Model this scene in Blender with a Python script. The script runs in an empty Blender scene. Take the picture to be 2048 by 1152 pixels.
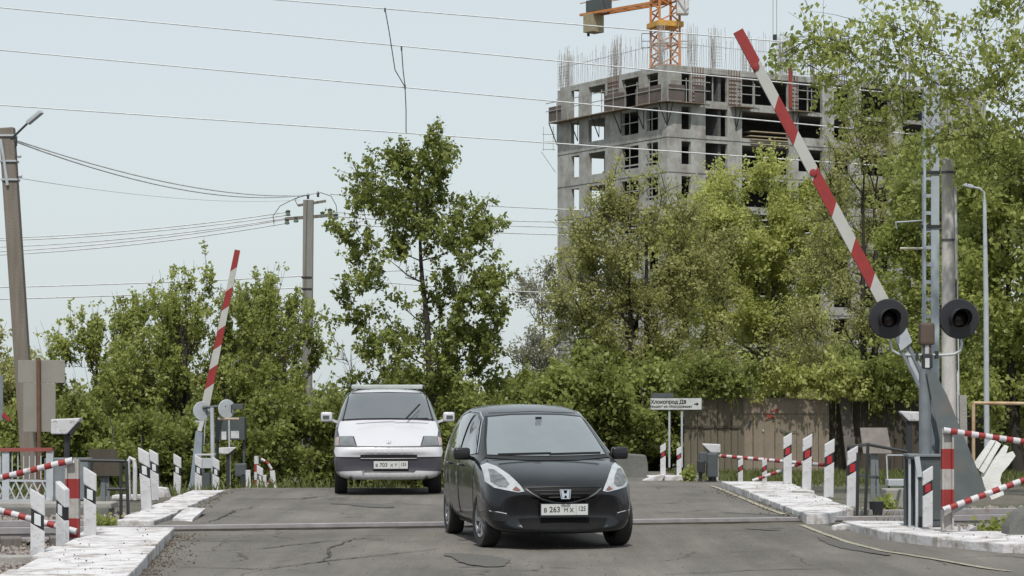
import bpy, bmesh, math, random
import numpy as np
from mathutils import Vector, Matrix, Euler
from mathutils.bvhtree import BVHTree
random.seed(7)
S = bpy.context.scene
C = S.collection
R = math.radians
# ---------------------------------------------------------------- camera, world, sun, exposure
F, HY, CAMZ = 4620.0, 795.0, 1.6          # focal length and horizon row of the 2048 px wide photograph
cam_d = bpy.data.cameras.new("camera"); cam = bpy.data.objects.new("camera", cam_d); C.objects.link(cam)
cam.location = (0, 0, CAMZ); cam.rotation_euler = (R(90), 0, 0)
cam_d.sensor_width = 36; cam_d.lens = 36*F/2048; cam_d.shift_y = (HY-576)/2048
cam_d.clip_start = .1; cam_d.clip_end = 3000
S.camera = cam
SUN_EL, SUN_AZ = R(57), R(183)             # azimuth from the view direction (+Y) towards the right (+X)
w = bpy.data.worlds.new("World"); S.world = w; w.use_nodes = True
nt = w.node_tree; nt.nodes.clear()
sky = nt.nodes.new("ShaderNodeTexSky"); sky.sky_type = 'NISHITA'; sky.sun_disc = False
sky.sun_elevation = SUN_EL; sky.sun_rotation = SUN_AZ
sky.air_density = 1.0; sky.dust_density = 2.5; sky.ozone_density = 1.0
veil = nt.nodes.new("ShaderNodeMix"); veil.data_type = 'RGBA'; veil.inputs[0].default_value = .74
veil.inputs[7].default_value = (8.0, 8.8, 9.0, 1)   # thin even high cloud
nt.links.new(sky.outputs[0], veil.inputs[6])
bg = nt.nodes.new("ShaderNodeBackground"); bg.inputs[1].default_value = .081
wo = nt.nodes.new("ShaderNodeOutputWorld")
nt.links.new(veil.outputs[2], bg.inputs[0]); nt.links.new(bg.outputs[0], wo.inputs[0])
sun_d = bpy.data.lights.new("sun", 'SUN'); sun_d.energy = 3.0; sun_d.angle = R(1.5); sun_d.color = (1, .96, .9)
sun = bpy.data.objects.new("sun", sun_d); C.objects.link(sun)
sd = Vector((math.sin(SUN_AZ)*math.cos(SUN_EL), math.cos(SUN_AZ)*math.cos(SUN_EL), math.sin(SUN_EL)))
sun.rotation_euler = sd.to_track_quat('Z', 'Y').to_euler(); sun.location = (20, 20, 40)
S.view_settings.view_transform = 'Standard'; S.view_settings.look = 'None'
S.view_settings.gamma = 1; S.view_settings.use_curve_mapping = False; S.view_settings.exposure = 0.3

# ---------------------------------------------------------------- helpers
def P(px, py, d):
    return Vector(((px-1024)/F*d, d, CAMZ+(HY-py)/F*d))
def X(px, d): return (px-1024)/F*d
def Z(py, d): return CAMZ+(HY-py)/F*d
MATS = {}
def mat(name, col, rough=.8, col2=None, scale=4., amount=.5, bump=0., bscale=30., metal=0., spec=.4, coat=0., stretch=(1,1,1), dirt=None, dscale=1.5, dlo=.5, dhi=.7, emit=None):
    if name in MATS: return MATS[name]
    m = bpy.data.materials.new(name); m.use_nodes = True; n = m.node_tree.nodes; l = m.node_tree.links
    b = n["Principled BSDF"]; b.inputs["Roughness"].default_value = rough; b.inputs["Metallic"].default_value = metal
    b.inputs["Specular IOR Level"].default_value = spec; b.inputs["Coat Weight"].default_value = coat
    tc = n.new("ShaderNodeTexCoord"); mp = n.new("ShaderNodeMapping"); mp.inputs["Scale"].default_value = stretch
    l.new(tc.outputs["Object"], mp.inputs[0])
    if col2 is None: col2 = tuple(c*.72 for c in col)
    no = n.new("ShaderNodeTexNoise"); no.inputs["Scale"].default_value = scale; no.inputs["Detail"].default_value = 8; no.inputs["Roughness"].default_value = .62
    l.new(mp.outputs[0], no.inputs[0])
    cr = n.new("ShaderNodeValToRGB"); cr.color_ramp.elements[0].position = .5-amount*.3; cr.color_ramp.elements[1].position = .5+amount*.3
    cr.color_ramp.elements[0].color = (*col2, 1); cr.color_ramp.elements[1].color = (*col, 1)
    l.new(no.outputs[0], cr.inputs[0]); out = cr.outputs[0]
    if dirt:
        n2 = n.new("ShaderNodeTexNoise"); n2.inputs["Scale"].default_value = dscale; n2.inputs["Detail"].default_value = 10; n2.inputs["Roughness"].default_value = .7
        l.new(tc.outputs["Object"], n2.inputs[0])
        c2 = n.new("ShaderNodeValToRGB"); c2.color_ramp.elements[0].position = dlo; c2.color_ramp.elements[1].position = dhi
        l.new(n2.outputs[0], c2.inputs[0])
        mx = n.new("ShaderNodeMix"); mx.data_type = 'RGBA'; mx.inputs[7].default_value = (*dirt, 1)
        l.new(c2.outputs[0], mx.inputs[0]); l.new(out, mx.inputs[6]); out = mx.outputs[2]
    l.new(out, b.inputs["Base Color"])
    if bump:
        nb = n.new("ShaderNodeTexNoise"); nb.inputs["Scale"].default_value = bscale; nb.inputs["Detail"].default_value = 6
        l.new(tc.outputs["Object"], nb.inputs[0]); bp = n.new("ShaderNodeBump"); bp.inputs["Strength"].default_value = bump; bp.inputs["Distance"].default_value = .02
        l.new(nb.outputs[0], bp.inputs["Height"]); l.new(bp.outputs[0], b.inputs["Normal"])
    MATS[name] = m; return m
def leaf_mat(name, ca, cb, trans=.45, scale=.9):
    m = bpy.data.materials.new(name); m.use_nodes = True; n = m.node_tree.nodes; l = m.node_tree.links; n.clear()
    tc = n.new("ShaderNodeTexCoord"); no = n.new("ShaderNodeTexNoise"); no.inputs["Scale"].default_value = scale; no.inputs["Detail"].default_value = 9; no.inputs["Roughness"].default_value = .75
    l.new(tc.outputs["Object"], no.inputs[0]); cr = n.new("ShaderNodeValToRGB")
    cr.color_ramp.elements[0].position = .36; cr.color_ramp.elements[1].position = .64
    cr.color_ramp.elements[0].color = (*ca, 1); cr.color_ramp.elements[1].color = (*cb, 1); l.new(no.outputs[0], cr.inputs[0])
    d = n.new("ShaderNodeBsdfDiffuse"); t = n.new("ShaderNodeBsdfTranslucent"); mx = n.new("ShaderNodeMixShader"); mx.inputs[0].default_value = trans
    g = n.new("ShaderNodeBsdfGlossy"); g.inputs["Roughness"].default_value = .45; g.inputs["Color"].default_value = (.8, .85, .8, 1); m2 = n.new("ShaderNodeMixShader"); m2.inputs[0].default_value = .02
    l.new(cr.outputs[0], d.inputs[0]); l.new(cr.outputs[0], t.inputs[0])
    l.new(d.outputs[0], mx.inputs[1]); l.new(t.outputs[0], mx.inputs[2]); l.new(mx.outputs[0], m2.inputs[1]); l.new(g.outputs[0], m2.inputs[2])
    o = n.new("ShaderNodeOutputMaterial"); l.new(m2.outputs[0], o.inputs[0]); return m
def tag(o, label=None, cat=None, group=None, kind=None):
    if label: o['label'] = label
    if cat: o['category'] = cat
    if group: o['group'] = group
    if kind: o['kind'] = kind
    return o
def thing(name, label, cat, loc=(0,0,0), rz=0, group=None):
    o = bpy.data.objects.new(name, None); o.empty_display_size = .2; C.objects.link(o)
    o.location = loc; o.rotation_euler = (0, 0, rz); tag(o, label, cat, group); return o
def link(name, me, m, parent=None, smooth=False):
    if m is not None:
        for mm in (m if isinstance(m, (list, tuple)) else [m]): me.materials.append(mm)
    if smooth:
        me.polygons.foreach_set("use_smooth", [True]*len(me.polygons))
    o = bpy.data.objects.new(name, me); C.objects.link(o)
    if parent is not None: o.parent = parent
    return o
class MB:
    def __init__(s): s.v = []; s.f = []
    def add(s, vs, fs):
        b = len(s.v); s.v += [tuple(v) for v in vs]; s.f += [tuple(i+b for i in f) for f in fs]; return s
    def box(s, c, d, rot=None):
        x, y, z = d[0]/2, d[1]/2, d[2]/2
        vs = [Vector((a*x, b*y, e*z)) for e in (-1, 1) for b in (-1, 1) for a in (-1, 1)]
        if rot is not None:
            M = rot if isinstance(rot, Matrix) else Euler(rot).to_matrix(); vs = [M @ v for v in vs]
        c = Vector(c); return s.add([v+c for v in vs], [(0,2,3,1),(4,5,7,6),(0,1,5,4),(2,6,7,3),(0,4,6,2),(1,3,7,5)])
    def bar(s, a, b, wd, h=None, up=(0,0,1)):
        a = Vector(a); b = Vector(b); h = h or wd; t = (b-a).normalized(); u = Vector(up)
        if abs(t.dot(u)) > .98: u = Vector((0,1,0))
        sx = t.cross(u).normalized(); uu = sx.cross(t)
        vs = [p+sx*(i*wd/2)+uu*(j*h/2) for p in (a, b) for i, j in ((-1,-1),(1,-1),(1,1),(-1,1))]
        return s.add(vs, [(3,2,1,0),(4,5,6,7),(0,1,5,4),(1,2,6,5),(2,3,7,6),(3,0,4,7)])
    def tube(s, pts, r, seg=8, cap=True):
        pts = [Vector(p) for p in pts]; n = len(pts); rs = r if isinstance(r, (list, tuple)) else [r]*n
        vs = []; fs = []; pu = None
        for i, p in enumerate(pts):
            t = (pts[min(i+1, n-1)]-pts[max(i-1, 0)]).normalized()
            if pu is None:
                pu = t.cross(Vector((0,0,1)) if abs(t.z) < .9 else Vector((0,1,0))).normalized()
            pu = (pu-t*pu.dot(t)).normalized(); q = t.cross(pu)
            for k in range(seg):
                a = 2*math.pi*k/seg; vs.append(p+(pu*math.cos(a)+q*math.sin(a))*rs[i])
        for i in range(n-1):
            for k in range(seg):
                k2 = (k+1) % seg; fs.append((i*seg+k, i*seg+k2, (i+1)*seg+k2, (i+1)*seg+k))
        if cap: fs.append(tuple(range(seg-1, -1, -1))); fs.append(tuple((n-1)*seg+k for k in range(seg)))
        return s.add(vs, fs)
    def prism(s, poly, depth, M=None):
        """poly in (x,z), extruded along y by +-depth/2"""
        n = len(poly); vs = [Vector((x, -depth/2, z)) for x, z in poly]+[Vector((x, depth/2, z)) for x, z in poly]
        if M is not None: vs = [M @ v for v in vs]
        fs = [tuple(range(n)), tuple(range(2*n-1, n-1, -1))]+[((i+1) % n, i, i+n, (i+1) % n+n) for i in range(n)]
        return s.add(vs, fs)
    def lathe(s, prof, axis_c=(0,0,0), M=None, seg=24, close=False):
        """prof list of (r, t) ; axis along local x"""
        vs = []; n = len(prof)
        for k in range(seg):
            a = 2*math.pi*k/seg
            for r, t in prof: vs.append(Vector((t, r*math.cos(a), r*math.sin(a))))
        if M is not None: vs = [M @ v for v in vs]
        vs = [v+Vector(axis_c) for v in vs]; fs = []
        for k in range(seg):
            k2 = (k+1) % seg
            for i in range(n-1 if not close else n):
                j = (i+1) % n; fs.append((k*n+i, k*n+j, k2*n+j, k2*n+i))
        return s.add(vs, fs)
    def mesh(s, name):
        me = bpy.data.meshes.new(name); me.from_pydata(s.v, [], s.f); me.update(); return me
    def build(s, name, m, parent=None, bevel=0, smooth=False, bseg=2):
        me = s.mesh(name)
        bm = bmesh.new(); bm.from_mesh(me)
        bmesh.ops.recalc_face_normals(bm, faces=bm.faces)
        if bevel:
            bmesh.ops.bevel(bm, geom=[e for e in bm.edges if len(e.link_faces) == 2 and e.calc_face_angle(0) > .5], offset=bevel, segments=bseg, affect='EDGES', profile=.6)
        bm.to_mesh(me); bm.free()
        o = link(name, me, m, parent, smooth)
        if smooth: me.set_sharp_from_angle(angle=R(40))
        return o
def np_mesh(name, verts, quads, m, parent=None):
    me = bpy.data.meshes.new(name); nv = len(verts); nf = len(quads); k = quads.shape[1]
    me.vertices.add(nv); me.vertices.foreach_set("co", verts.astype(np.float32).ravel())
    me.loops.add(nf*k); me.loops.foreach_set("vertex_index", quads.astype(np.int32).ravel())
    me.polygons.add(nf); me.polygons.foreach_set("loop_start", (np.arange(nf)*k).astype(np.int32))
    me.update(calc_edges=True)
    return link(name, me, m, parent)

# ---------------------------------------------------------------- materials
white_paint = mat('white_paint', (.53,.53,.55), .6, (.42,.42,.44), 6, .6, .15, 40, dirt=(.22,.2,.18), dscale=9, dlo=.55, dhi=.68)
slab_paint = mat('slab_whitewash', (.62,.61,.625), .85, (.5,.49,.505), 5, .7, .5, 45, dirt=(.25,.22,.2), dscale=3.5, dlo=.46, dhi=.64)
black_paint = mat('black_paint', (.02,.02,.025), .45)
red_paint = mat('red_paint', (.27,.028,.026), .55, (.2,.022,.022), 8, .7)
red_refl = mat('red_reflector', (.38,.03,.04), .3)
white_refl = mat('silver_reflector', (.6,.62,.64), .3)
grey_metal = mat('grey_painted_metal', (.18,.2,.215), .5, (.12,.135,.15), 5, .7, dirt=(.09,.075,.06), dscale=3, dlo=.6, dhi=.8)
pale_metal = mat('pale_painted_metal', (.42,.45,.48), .5, (.32,.34,.37), 5, .7, dirt=(.2,.15,.12), dscale=4, dlo=.62, dhi=.8)
dark_metal = mat('dark_metal', (.03,.032,.035), .5)
dkgrey = mat('dark_grey_metal', (.075,.085,.09), .55, (.05,.058,.06), 4, .7)
rust = mat('rusty_steel', (.17,.085,.055), .85, (.09,.05,.035), 9, .8)
concrete = mat('concrete', (.32,.31,.29), .9, (.22,.21,.195), 3, .8, .4, 40)
conc_dark = mat('dark_concrete', (.16,.16,.155), .9, (.1,.1,.095), 3, .8, .4, 30)
pole_conc = mat('pole_concrete', (.2,.175,.15), .9, (.12,.105,.09), 3, .9, .3, 30, stretch=(4,4,.4))
pole_conc2 = mat('pale_pole_concrete', (.52,.5,.48), .9, (.36,.34,.33), 5, .9, .3, 30, stretch=(3,3,.8))
wood = mat('weathered_wood', (.17,.15,.135), .9, (.09,.08,.072), 6, .8, .3, 40, stretch=(4,4,.5))
wood_tan = mat('tan_fence_board', (.26,.21,.165), .9, (.17,.14,.11), 2.5, .9, .3, 40, stretch=(5,5,.4), dirt=(.1,.1,.07), dscale=.8, dlo=.45, dhi=.75)
wood_dark = mat('dark_fence_board', (.085,.072,.055), .95, (.05,.043,.035), 3, .9, .3, 40, stretch=(5,5,.4))
wire_m = mat('wire_metal', (.6,.61,.62), .5, metal=0)
dirty_white = mat('dirty_white_paint', (.4,.385,.37), .7, (.27,.25,.235), 7, .8, .2, 40, dirt=(.2,.15,.12), dscale=6, dlo=.55, dhi=.7)
cable_m = mat('black_cable', (.05,.05,.055), .6)
glass_dark = mat('car_glass', (.16,.185,.2), .06, (.13,.15,.16), 3, 1, spec=.9, coat=1)
glass_side = mat('side_glass', (.05,.058,.062), .05, spec=.8, coat=1)
rubber = mat('tyre_rubber', (.018,.018,.019), .85, (.03,.028,.026), 9, .8)
def bark_mat(name, c): return mat(name, c, .95, tuple(x*.55 for x in c), 8, .8, .6, 25, stretch=(1,1,.3))
bark = bark_mat('grey_bark', (.1,.085,.07)); bark_d = bark_mat('dark_bark', (.045,.038,.032)); bark_p = bark_mat('pale_twig', (.2,.175,.15))

# ---------------------------------------------------------------- ground, road
PL = ([-200,27.3,29,33,36,38,41,46,52,60,80,3000], [0,0,.06,.085,.11,.1,0,-.42,-.78,-1.2,-1.5,-1.5])
PR = ([-200,27.3,29,33,38,43,47,52,60,80,3000], [0,0,.06,.08,.1,.04,-.07,-.1,-.3,-.6,-1.5])
def prof(x, y):
    t = np.clip((x+1)/3.5, 0, 1); t = t*t*(3-2*t)
    return np.interp(y, *PL)*(1-t)+np.interp(y, *PR)*t
def rail_y(x): return 28.7+.247*x
def ground_z(x, y):
    z = prof(x, y)
    off = .1*np.clip((-3.9-.035*(y-21)-x)/.5, 0, 1)*np.clip((46-y)/6, 0, 1)+.1*np.clip((x-4.2-.25*np.clip(27-y, 0, 20))/.6, 0, 1)*np.clip((46-y)/6, 0, 1)
    return float(z-.05-off)
def gz(x, y): return ground_z(np.float64(x), np.float64(y))
def sheet(name, xs, ys, zf, m, noise=0, parent=None):
    xs = np.array(xs); ys = np.array(ys); v = np.zeros((len(ys), len(xs), 3)); rng = np.random.default_rng(3)
    for j, y in enumerate(ys):
        for i, x in enumerate(xs): v[j, i] = (x, y, zf(x, y))
    if noise: v[:, :, 2] += rng.normal(0, noise, v.shape[:2])*(np.abs(v[:, :, 1]) < 90)
    nx = len(xs); q = [(j*nx+i, j*nx+i+1, (j+1)*nx+i+1, (j+1)*nx+i) for j in range(len(ys)-1) for i in range(nx-1)]
    o = np_mesh(name, v.reshape(-1, 3), np.array(q), m, parent); o.data.polygons.foreach_set("use_smooth", [True]*len(q)); return o
soil = mat('soil_and_gravel', (.15,.135,.11), .95, (.07,.062,.05), 5, .9, .8, 25, dirt=(.05,.07,.025), dscale=.35, dlo=.5, dhi=.62)
gx = sorted(set([-900,-400,-200,-100,-60,-40,-30,-25]+list(np.arange(-22, 24, .75))+[26,30,40,60,100,200,400,900]))
gy = sorted(set([-60,-20,0,8,14]+list(np.arange(16, 62, .75))+[64,68,74,82,100,140,200,300,600,1400,2600]))
tag(sheet('ground', gx, gy, gz, soil, .006), kind='structure')
# asphalt
def asphalt_mat():
    m = bpy.data.materials.new('asphalt'); m.use_nodes = True; n = m.node_tree.nodes; l = m.node_tree.links; b = n["Principled BSDF"]
    b.inputs["Roughness"].default_value = .88; b.inputs["Specular IOR Level"].default_value = .25
    tc = n.new("ShaderNodeTexCoord")
    def noise(s, d=8, r=.6, st=(1,1,1)):
        mp = n.new("ShaderNodeMapping"); mp.inputs["Scale"].default_value = st; l.new(tc.outputs["Object"], mp.inputs[0])
        x = n.new("ShaderNodeTexNoise"); x.inputs["Scale"].default_value = s; x.inputs["Detail"].default_value = d; x.inputs["Roughness"].default_value = r; l.new(mp.outputs[0], x.inputs[0]); return x.outputs[0]
    def ramp(src, a, ca, bb, cb):
        c = n.new("ShaderNodeValToRGB"); c.color_ramp.elements[0].position = a; c.color_ramp.elements[1].position = bb
        c.color_ramp.elements[0].color = (*ca, 1); c.color_ramp.elements[1].color = (*cb, 1); l.new(src, c.inputs[0]); return c.outputs[0]
    def mixc(f, a, bb, mode='MIX'):
        x = n.new("ShaderNodeMix"); x.data_type = 'RGBA'; x.blend_type = mode
        if isinstance(f, float): x.inputs[0].default_value = f
        else: l.new(f, x.inputs[0])
        for s, k in ((a, 6), (bb, 7)):
            if isinstance(s, tuple): x.inputs[k].default_value = (*s, 1)
            else: l.new(s, x.inputs[k])
        return x.outputs[2]
    base = ramp(noise(.55, 6, .6, (1,.5,1)), .33, (.11,.102,.091), .67, (.172,.16,.145))
    base = mixc(.55, base, ramp(noise(2.2, 7, .65, (1.6,.12,1)), .35, (.72,.72,.73), .68, (1.22,1.2,1.17)), 'MULTIPLY')   # wheel tracks
    base = mixc(.9, base, ramp(noise(38, 5, .85), .3, (.5,.5,.5), .7, (1.4,1.4,1.4)), 'MULTIPLY')
    base = mixc(ramp(noise(3.2, 9, .7), .6, (0,0,0), .72, (1,1,1)), base, (.19,.172,.148))       # dust
    base = mixc(ramp(noise(.9, 9, .72, (1,.8,1)), .62, (0,0,0), .645, (.8,.8,.8)), base, (.06,.056,.052))   # worn patches
    # cracks
    wn = n.new("ShaderNodeTexNoise"); wn.inputs["Scale"].default_value = 2.5; wn.inputs["Detail"].default_value = 6; l.new(tc.outputs["Object"], wn.inputs[0])
    va = n.new("ShaderNodeMix"); va.data_type = 'RGBA'; va.inputs[0].default_value = .22; l.new(tc.outputs["Object"], va.inputs[6]); l.new(wn.outputs[1], va.inputs[7])
    vo = n.new("ShaderNodeTexVoronoi"); vo.feature = 'DISTANCE_TO_EDGE'; vo.inputs["Scale"].default_value = .75; l.new(va.outputs[2], vo.inputs[0])
    cr = ramp(vo.outputs[0], .0, (1,1,1), .011, (0,0,0)); mask = ramp(noise(.5, 3), .48, (0,0,0), .56, (1,1,1))
    base = mixc(mixc(1.0, cr, mask, 'MULTIPLY'), base, (.05,.044,.038))
    l.new(base, b.inputs["Base Color"])
    bp = n.new("ShaderNodeBump"); bp.inputs["Strength"].default_value = .5; bp.inputs["Distance"].default_value = .01; l.new(noise(45, 6, .75), bp.inputs["Height"]); l.new(bp.outputs[0], b.inputs["Normal"])
    return m
asphalt = asphalt_mat()
def road_edges(y):
    l_ = np.interp(y, [-20,19,21,26,28,30,37,60,120], [-2.6,-3.25,-3.5,-4.0,-4.35,-4.35,-4.75,-6,-9])
    r_ = np.interp(y, [-20,20,22,24,25.5,28,30,38,44,60,120], [9,8.5,7,5.6,4.9,4.25,4.0,3.8,4.6,5.2,4])
    return l_, r_
def road_part(y_list, front):
    nx = 34; v = []; rng = np.random.default_rng(5)
    for y in y_list:
        l_, r_ = road_edges(y)
        for i in range(nx+1):
            x = l_+(r_-l_)*i/nx; yy = y
            if front: yy = min(y, rail_y(x)-.09)
            else: yy = max(y, rail_y(x)+.075)
            zz = float(prof(np.float64(x), np.float64(yy)))
            if front: zz = 0.0
            elif yy < 30.6: zz = max(zz, .062)
            e = min(i, nx-i); zz += rng.normal(0, .003)-(.02 if e == 0 else 0)
            v.append((x, yy, zz))
    q = [(j*(nx+1)+i, j*(nx+1)+i+1, (j+1)*(nx+1)+i+1, (j+1)*(nx+1)+i) for j in range(len(y_list)-1) for i in range(nx)]
    o = np_mesh('road', np.array(v), np.array(q), asphalt); o.data.polygons.foreach_set("use_smooth", [True]*len(q)); return tag(o, kind='structure')
road = road_part([-20,0,10,15]+list(np.arange(17, 30.5, .5)), True)
road2 = road_part(list(np.arange(27.2, 60, .5))+[62,66,70,80,100,120], False)
# painted line and cracks, draped strips
def strip(name, pts, wd, m, parent, dz=.004, jitter=0, taper=False):
    pts = [Vector((p[0], p[1], 0)) for p in pts]; out = []
    for a, b in zip(pts, pts[1:]):
        k = max(1, int((b-a).length/.12))
        out += [a.lerp(b, t/k) for t in range(k)]
    out.append(pts[-1]); v = []; rng = random.Random(len(pts)*7+int(pts[0].x*10))
    for i, p in enumerate(out):
        t = (out[min(i+1, len(out)-1)]-out[max(i-1, 0)]).normalized(); s = Vector((-t.y, t.x, 0))
        ww = wd/2*(1+rng.uniform(-jitter, jitter))*(1 if not taper else max(.05, math.sin(math.pi*(i+.5)/len(out)))**.6); p = p+s*rng.uniform(-1, 1)*jitter*wd
        for sg in (-1, 1):
            q = p+s*ww*sg; front = q.y < rail_y(q.x)
            zz = 0.0 if front else float(prof(np.float64(q.x), np.float64(q.y)))
            if not front and q.y < 30.6: zz = max(zz, .062)
            v.append((q.x, q.y, zz+.006+dz))
    q = [(2*i, 2*i+1, 2*i+3, 2*i+2) for i in range(len(out)-1)]
    return np_mesh(name, np.array(v), np.array(q), m, parent)
line_m = mat('worn_line_paint', (.4,.37,.28), .8, (.17,.155,.13), 14, .9)
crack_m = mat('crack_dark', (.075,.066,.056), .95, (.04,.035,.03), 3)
def G(px, py, z=0):      # ground point below a photo pixel
    d = (CAMZ-z)*F/(py-HY); return (X(px, d), d)
strip('edge_line', [G(2020,1144), G(1985,1140), G(1860,1118), G(1765,1103), G(1700,1087), G(1640,1066), (3.62,28.9)], .07, line_m, road, jitter=.12)
strip('edge_line', [(3.55,30.2), (3.5,31.5), (3.46,34), (3.42,37), (3.4,39.5)], .08, line_m, road2, jitter=.12)
for pts in ([G(712,1076), G(700,1082), G(668,1094), G(655,1100), G(660,1112), G(648,1122), G(656,1130)], [G(420,1102), G(520,1098), G(640,1085), G(760,1075)], [G(320,1133), G(520,1140), G(700,1118), G(800,1107), G(880,1098)], [G(1330,1150), G(1500,1142), G(1700,1137)], [G(1440,1060), G(1500,1064)], [G(330,1080), G(420,1083), G(560,1084)]):
    strip('crack', pts, .03, crack_m, road, jitter=.6, taper=True)
for pts in ([G(405,1048,.06), G(440,1038,.06), G(470,1022,.07), G(520,1012,.08)], [G(430,1001,.09), G(600,999,.09), G(690,990,.1)], [G(800,1008,.08), G(880,1012,.08)], [G(1300,1028,.07), G(1400,1022,.07), G(1440,1020,.07)], [G(1270,1010,.08), G(1420,1004,.08)]):
    strip('crack', pts, .035, crack_m, road2, dz=.006, jitter=.6, taper=True)
patch_m = mat('tar_patch', (.1,.095,.088), .9, (.08,.076,.071), 10, .8, .4, 50)
for pts, wd, pr in (([G(665,1008,.08), G(730,1010,.08), G(775,1016,.08)], .5, road2), ([G(905,1108), G(960,1118), G(985,1135)], .5, road), ([G(1640,1076), G(1700,1096), G(1780,1112)], .25, road), ([G(1490,1058), G(1560,1062)], .12, road)):
    strip('tar_patch', pts, wd, patch_m, pr, dz=.003, jitter=.05, taper=True)
# rails
rail_m = mat('rail_steel', (.31,.295,.31), .45, (.2,.185,.19), 6, .8, dirt=(.16,.1,.07), dscale=3, dlo=.58, dhi=.75)
def rail_piece(off, x0, x1, ztop):
    u = Vector((1, .247, 0)).normalized(); mbx = MB()
    secs = [(-.06,0),(.06,0),(.06,.012),(.012,.03),(.012,.1),(.036,.11),(.036,.142),(.028,.15),(-.028,.15),(-.036,.142),(-.036,.075),(-.036,.075),(-.012,.07),(-.012,.03),(-.06,.012)]
    vs = []; nrm = Vector((-u.y, u.x, 0))
    for xx in (x0, x1):
        c = Vector((xx, rail_y(xx)+off, ztop-.15)); vs += [c+nrm*a+Vector((0,0,b)) for a, b in secs]
    n = len(secs); mbx.add(vs, [tuple(range(n-1,-1,-1)), tuple(range(n, 2*n))]+[(i, (i+1)%n, (i+1)%n+n, i+n) for i in range(n)])
    return tag(mbx.build('rail', rail_m), kind='structure')
rail_piece(0, -30, 30, .07)
rail_piece(1.57, -30, -4.5, .07); rail_piece(1.57, 4.5, 30, .07)
# dark bar added in front of the rail, standing for shade under its head
g = MB(); g.bar((-4.4, rail_y(-4.4)-.075, -.0), (4.3, rail_y(4.3)-.075, -.0), .07, .045); tag(g.build('rail_shade_bar', crack_m), kind='structure')
# timber sleepers outside the road
slp = MB(); u = Vector((1, .247, 0)).normalized(); nn = Vector((-u.y, u.x, 0))
first = None
k = 0
for side in (-1, 1):
    for i in range(12):
        xx = side*(5.0+i*.55); c = Vector((xx, rail_y(xx)+.78, -.11))
        if first is None:
            mb = MB(); mb.box((0,0,0), (.24, 2.6, .16)); first = mb.build('sleeper', wood, None, .01); o = first
        else: o = first.copy(); C.objects.link(o)
        o.location = c; o.rotation_euler = (0,0,math.atan2(.247,1)); o['kind'] = 'structure'
# ballast and debris (stuff)
def rocks(name, n, region, size, m, seed, zoff=0, label=None, cat=None, zf=gz):
    rng = np.random.default_rng(seed); base = np.array([(0,0,1),(1,0,0),(0,1,0),(-1,0,0),(0,-1,0),(0,0,-.6)], float)
    fc = np.array([(0,1,2),(0,2,3),(0,3,4),(0,4,1),(5,2,1),(5,3,2),(5,4,3),(5,1,4)]); V = []; Q = []
    for i in range(n):
        x, y = region(rng); s = size*rng.uniform(.5, 1.5); b = base*s*rng.uniform(.6, 1.3, (6, 3)); a = rng.uniform(0, 6.28)
        rot = np.array([[math.cos(a),-math.sin(a),0],[math.sin(a),math.cos(a),0],[0,0,1]]); tl = rng.uniform(-.6,.6)
        r2 = np.array([[1,0,0],[0,math.cos(tl),-math.sin(tl)],[0,math.sin(tl),math.cos(tl)]])
        V.append((b @ r2 @ rot)+np.array([x, y, zf(x, y)+zoff+s*.3])); Q.append(fc+6*i)
    o = np_mesh(name, np.concatenate(V), np.concatenate(Q), m); tag(o, label, cat, kind='stuff'); return o
ballast_m = mat('ballast_stone', (.34,.3,.28), .95, (.12,.1,.085), 14, 1., .3, 30)
rocks('ballast', 6500, lambda r: (r.uniform(-9, -4.75), r.uniform(22.5, 33)), .032, ballast_m, 1, label='grey brown track ballast left of the road', cat='ballast')
rocks('ballast', 4500, lambda r: (r.uniform(4.8, 9), r.uniform(28.6, 34.5)), .032, ballast_m, 2, label='grey brown track ballast right of the road', cat='ballast')
leafy = mat('dry_leaf_litter', (.15,.12,.085), .95, (.07,.06,.045), 30, 1.)
def litter(r):
    if r.random() < .5:
        y = r.uniform(20, 27); x = np.interp(y, [20,27], [-3.35,-3.95])+abs(r.normal(0,.18)); return x, y
    y = r.uniform(29.5, 38); x = np.interp(y, [29.5,38], [3.75,3.45])-abs(r.normal(0,.16)) if r.random() < .6 else np.interp(y,[28.5,37],[-4.25,-4.6])+abs(r.normal(0,.12)); return x, y
rocks('leaf_litter', 800, litter, .011, leafy, 4, zoff=.055, label='dry leaves and grit gathered along the white slabs', cat='litter')

# ---------------------------------------------------------------- white concrete walkways along the crossing
def walkway(label, rows, group):
    """rows: list of (x0, x1, y0, y1, ztop, thick)"""
    cx = sum(r[0]+r[1] for r in rows)/2/len(rows); cy = sum(r[2]+r[3] for r in rows)/2/len(rows)
    t = thing('walkway', label, 'walkway', (cx, cy, 0), 0, group)
    for (xa, xb, xa2, xb2, y0, y1, zt, th) in [(*r[:2], *r[:2], *r[2:]) if len(r) == 6 else r for r in rows]:
        mb = MB(); q = [(xa, y0), (xb, y0), (xb2, y1), (xa2, y1)]; tz = random.uniform(-.008, .008)
        vs = [Vector((x-cx, y-cy, zt-th)) for x, y in q]+[Vector((x-cx, y-cy, zt+random.uniform(-.006, .006)+tz)) for x, y in q]
        mb.add(vs, [(3,2,1,0),(4,5,6,7),(0,1,5,4),(1,2,6,5),(2,3,7,6),(3,0,4,7)]); mb.build('slab', slab_paint, t, .014)
    return t
walk = 'whitewashed concrete walkways beside the crossing'
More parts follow.
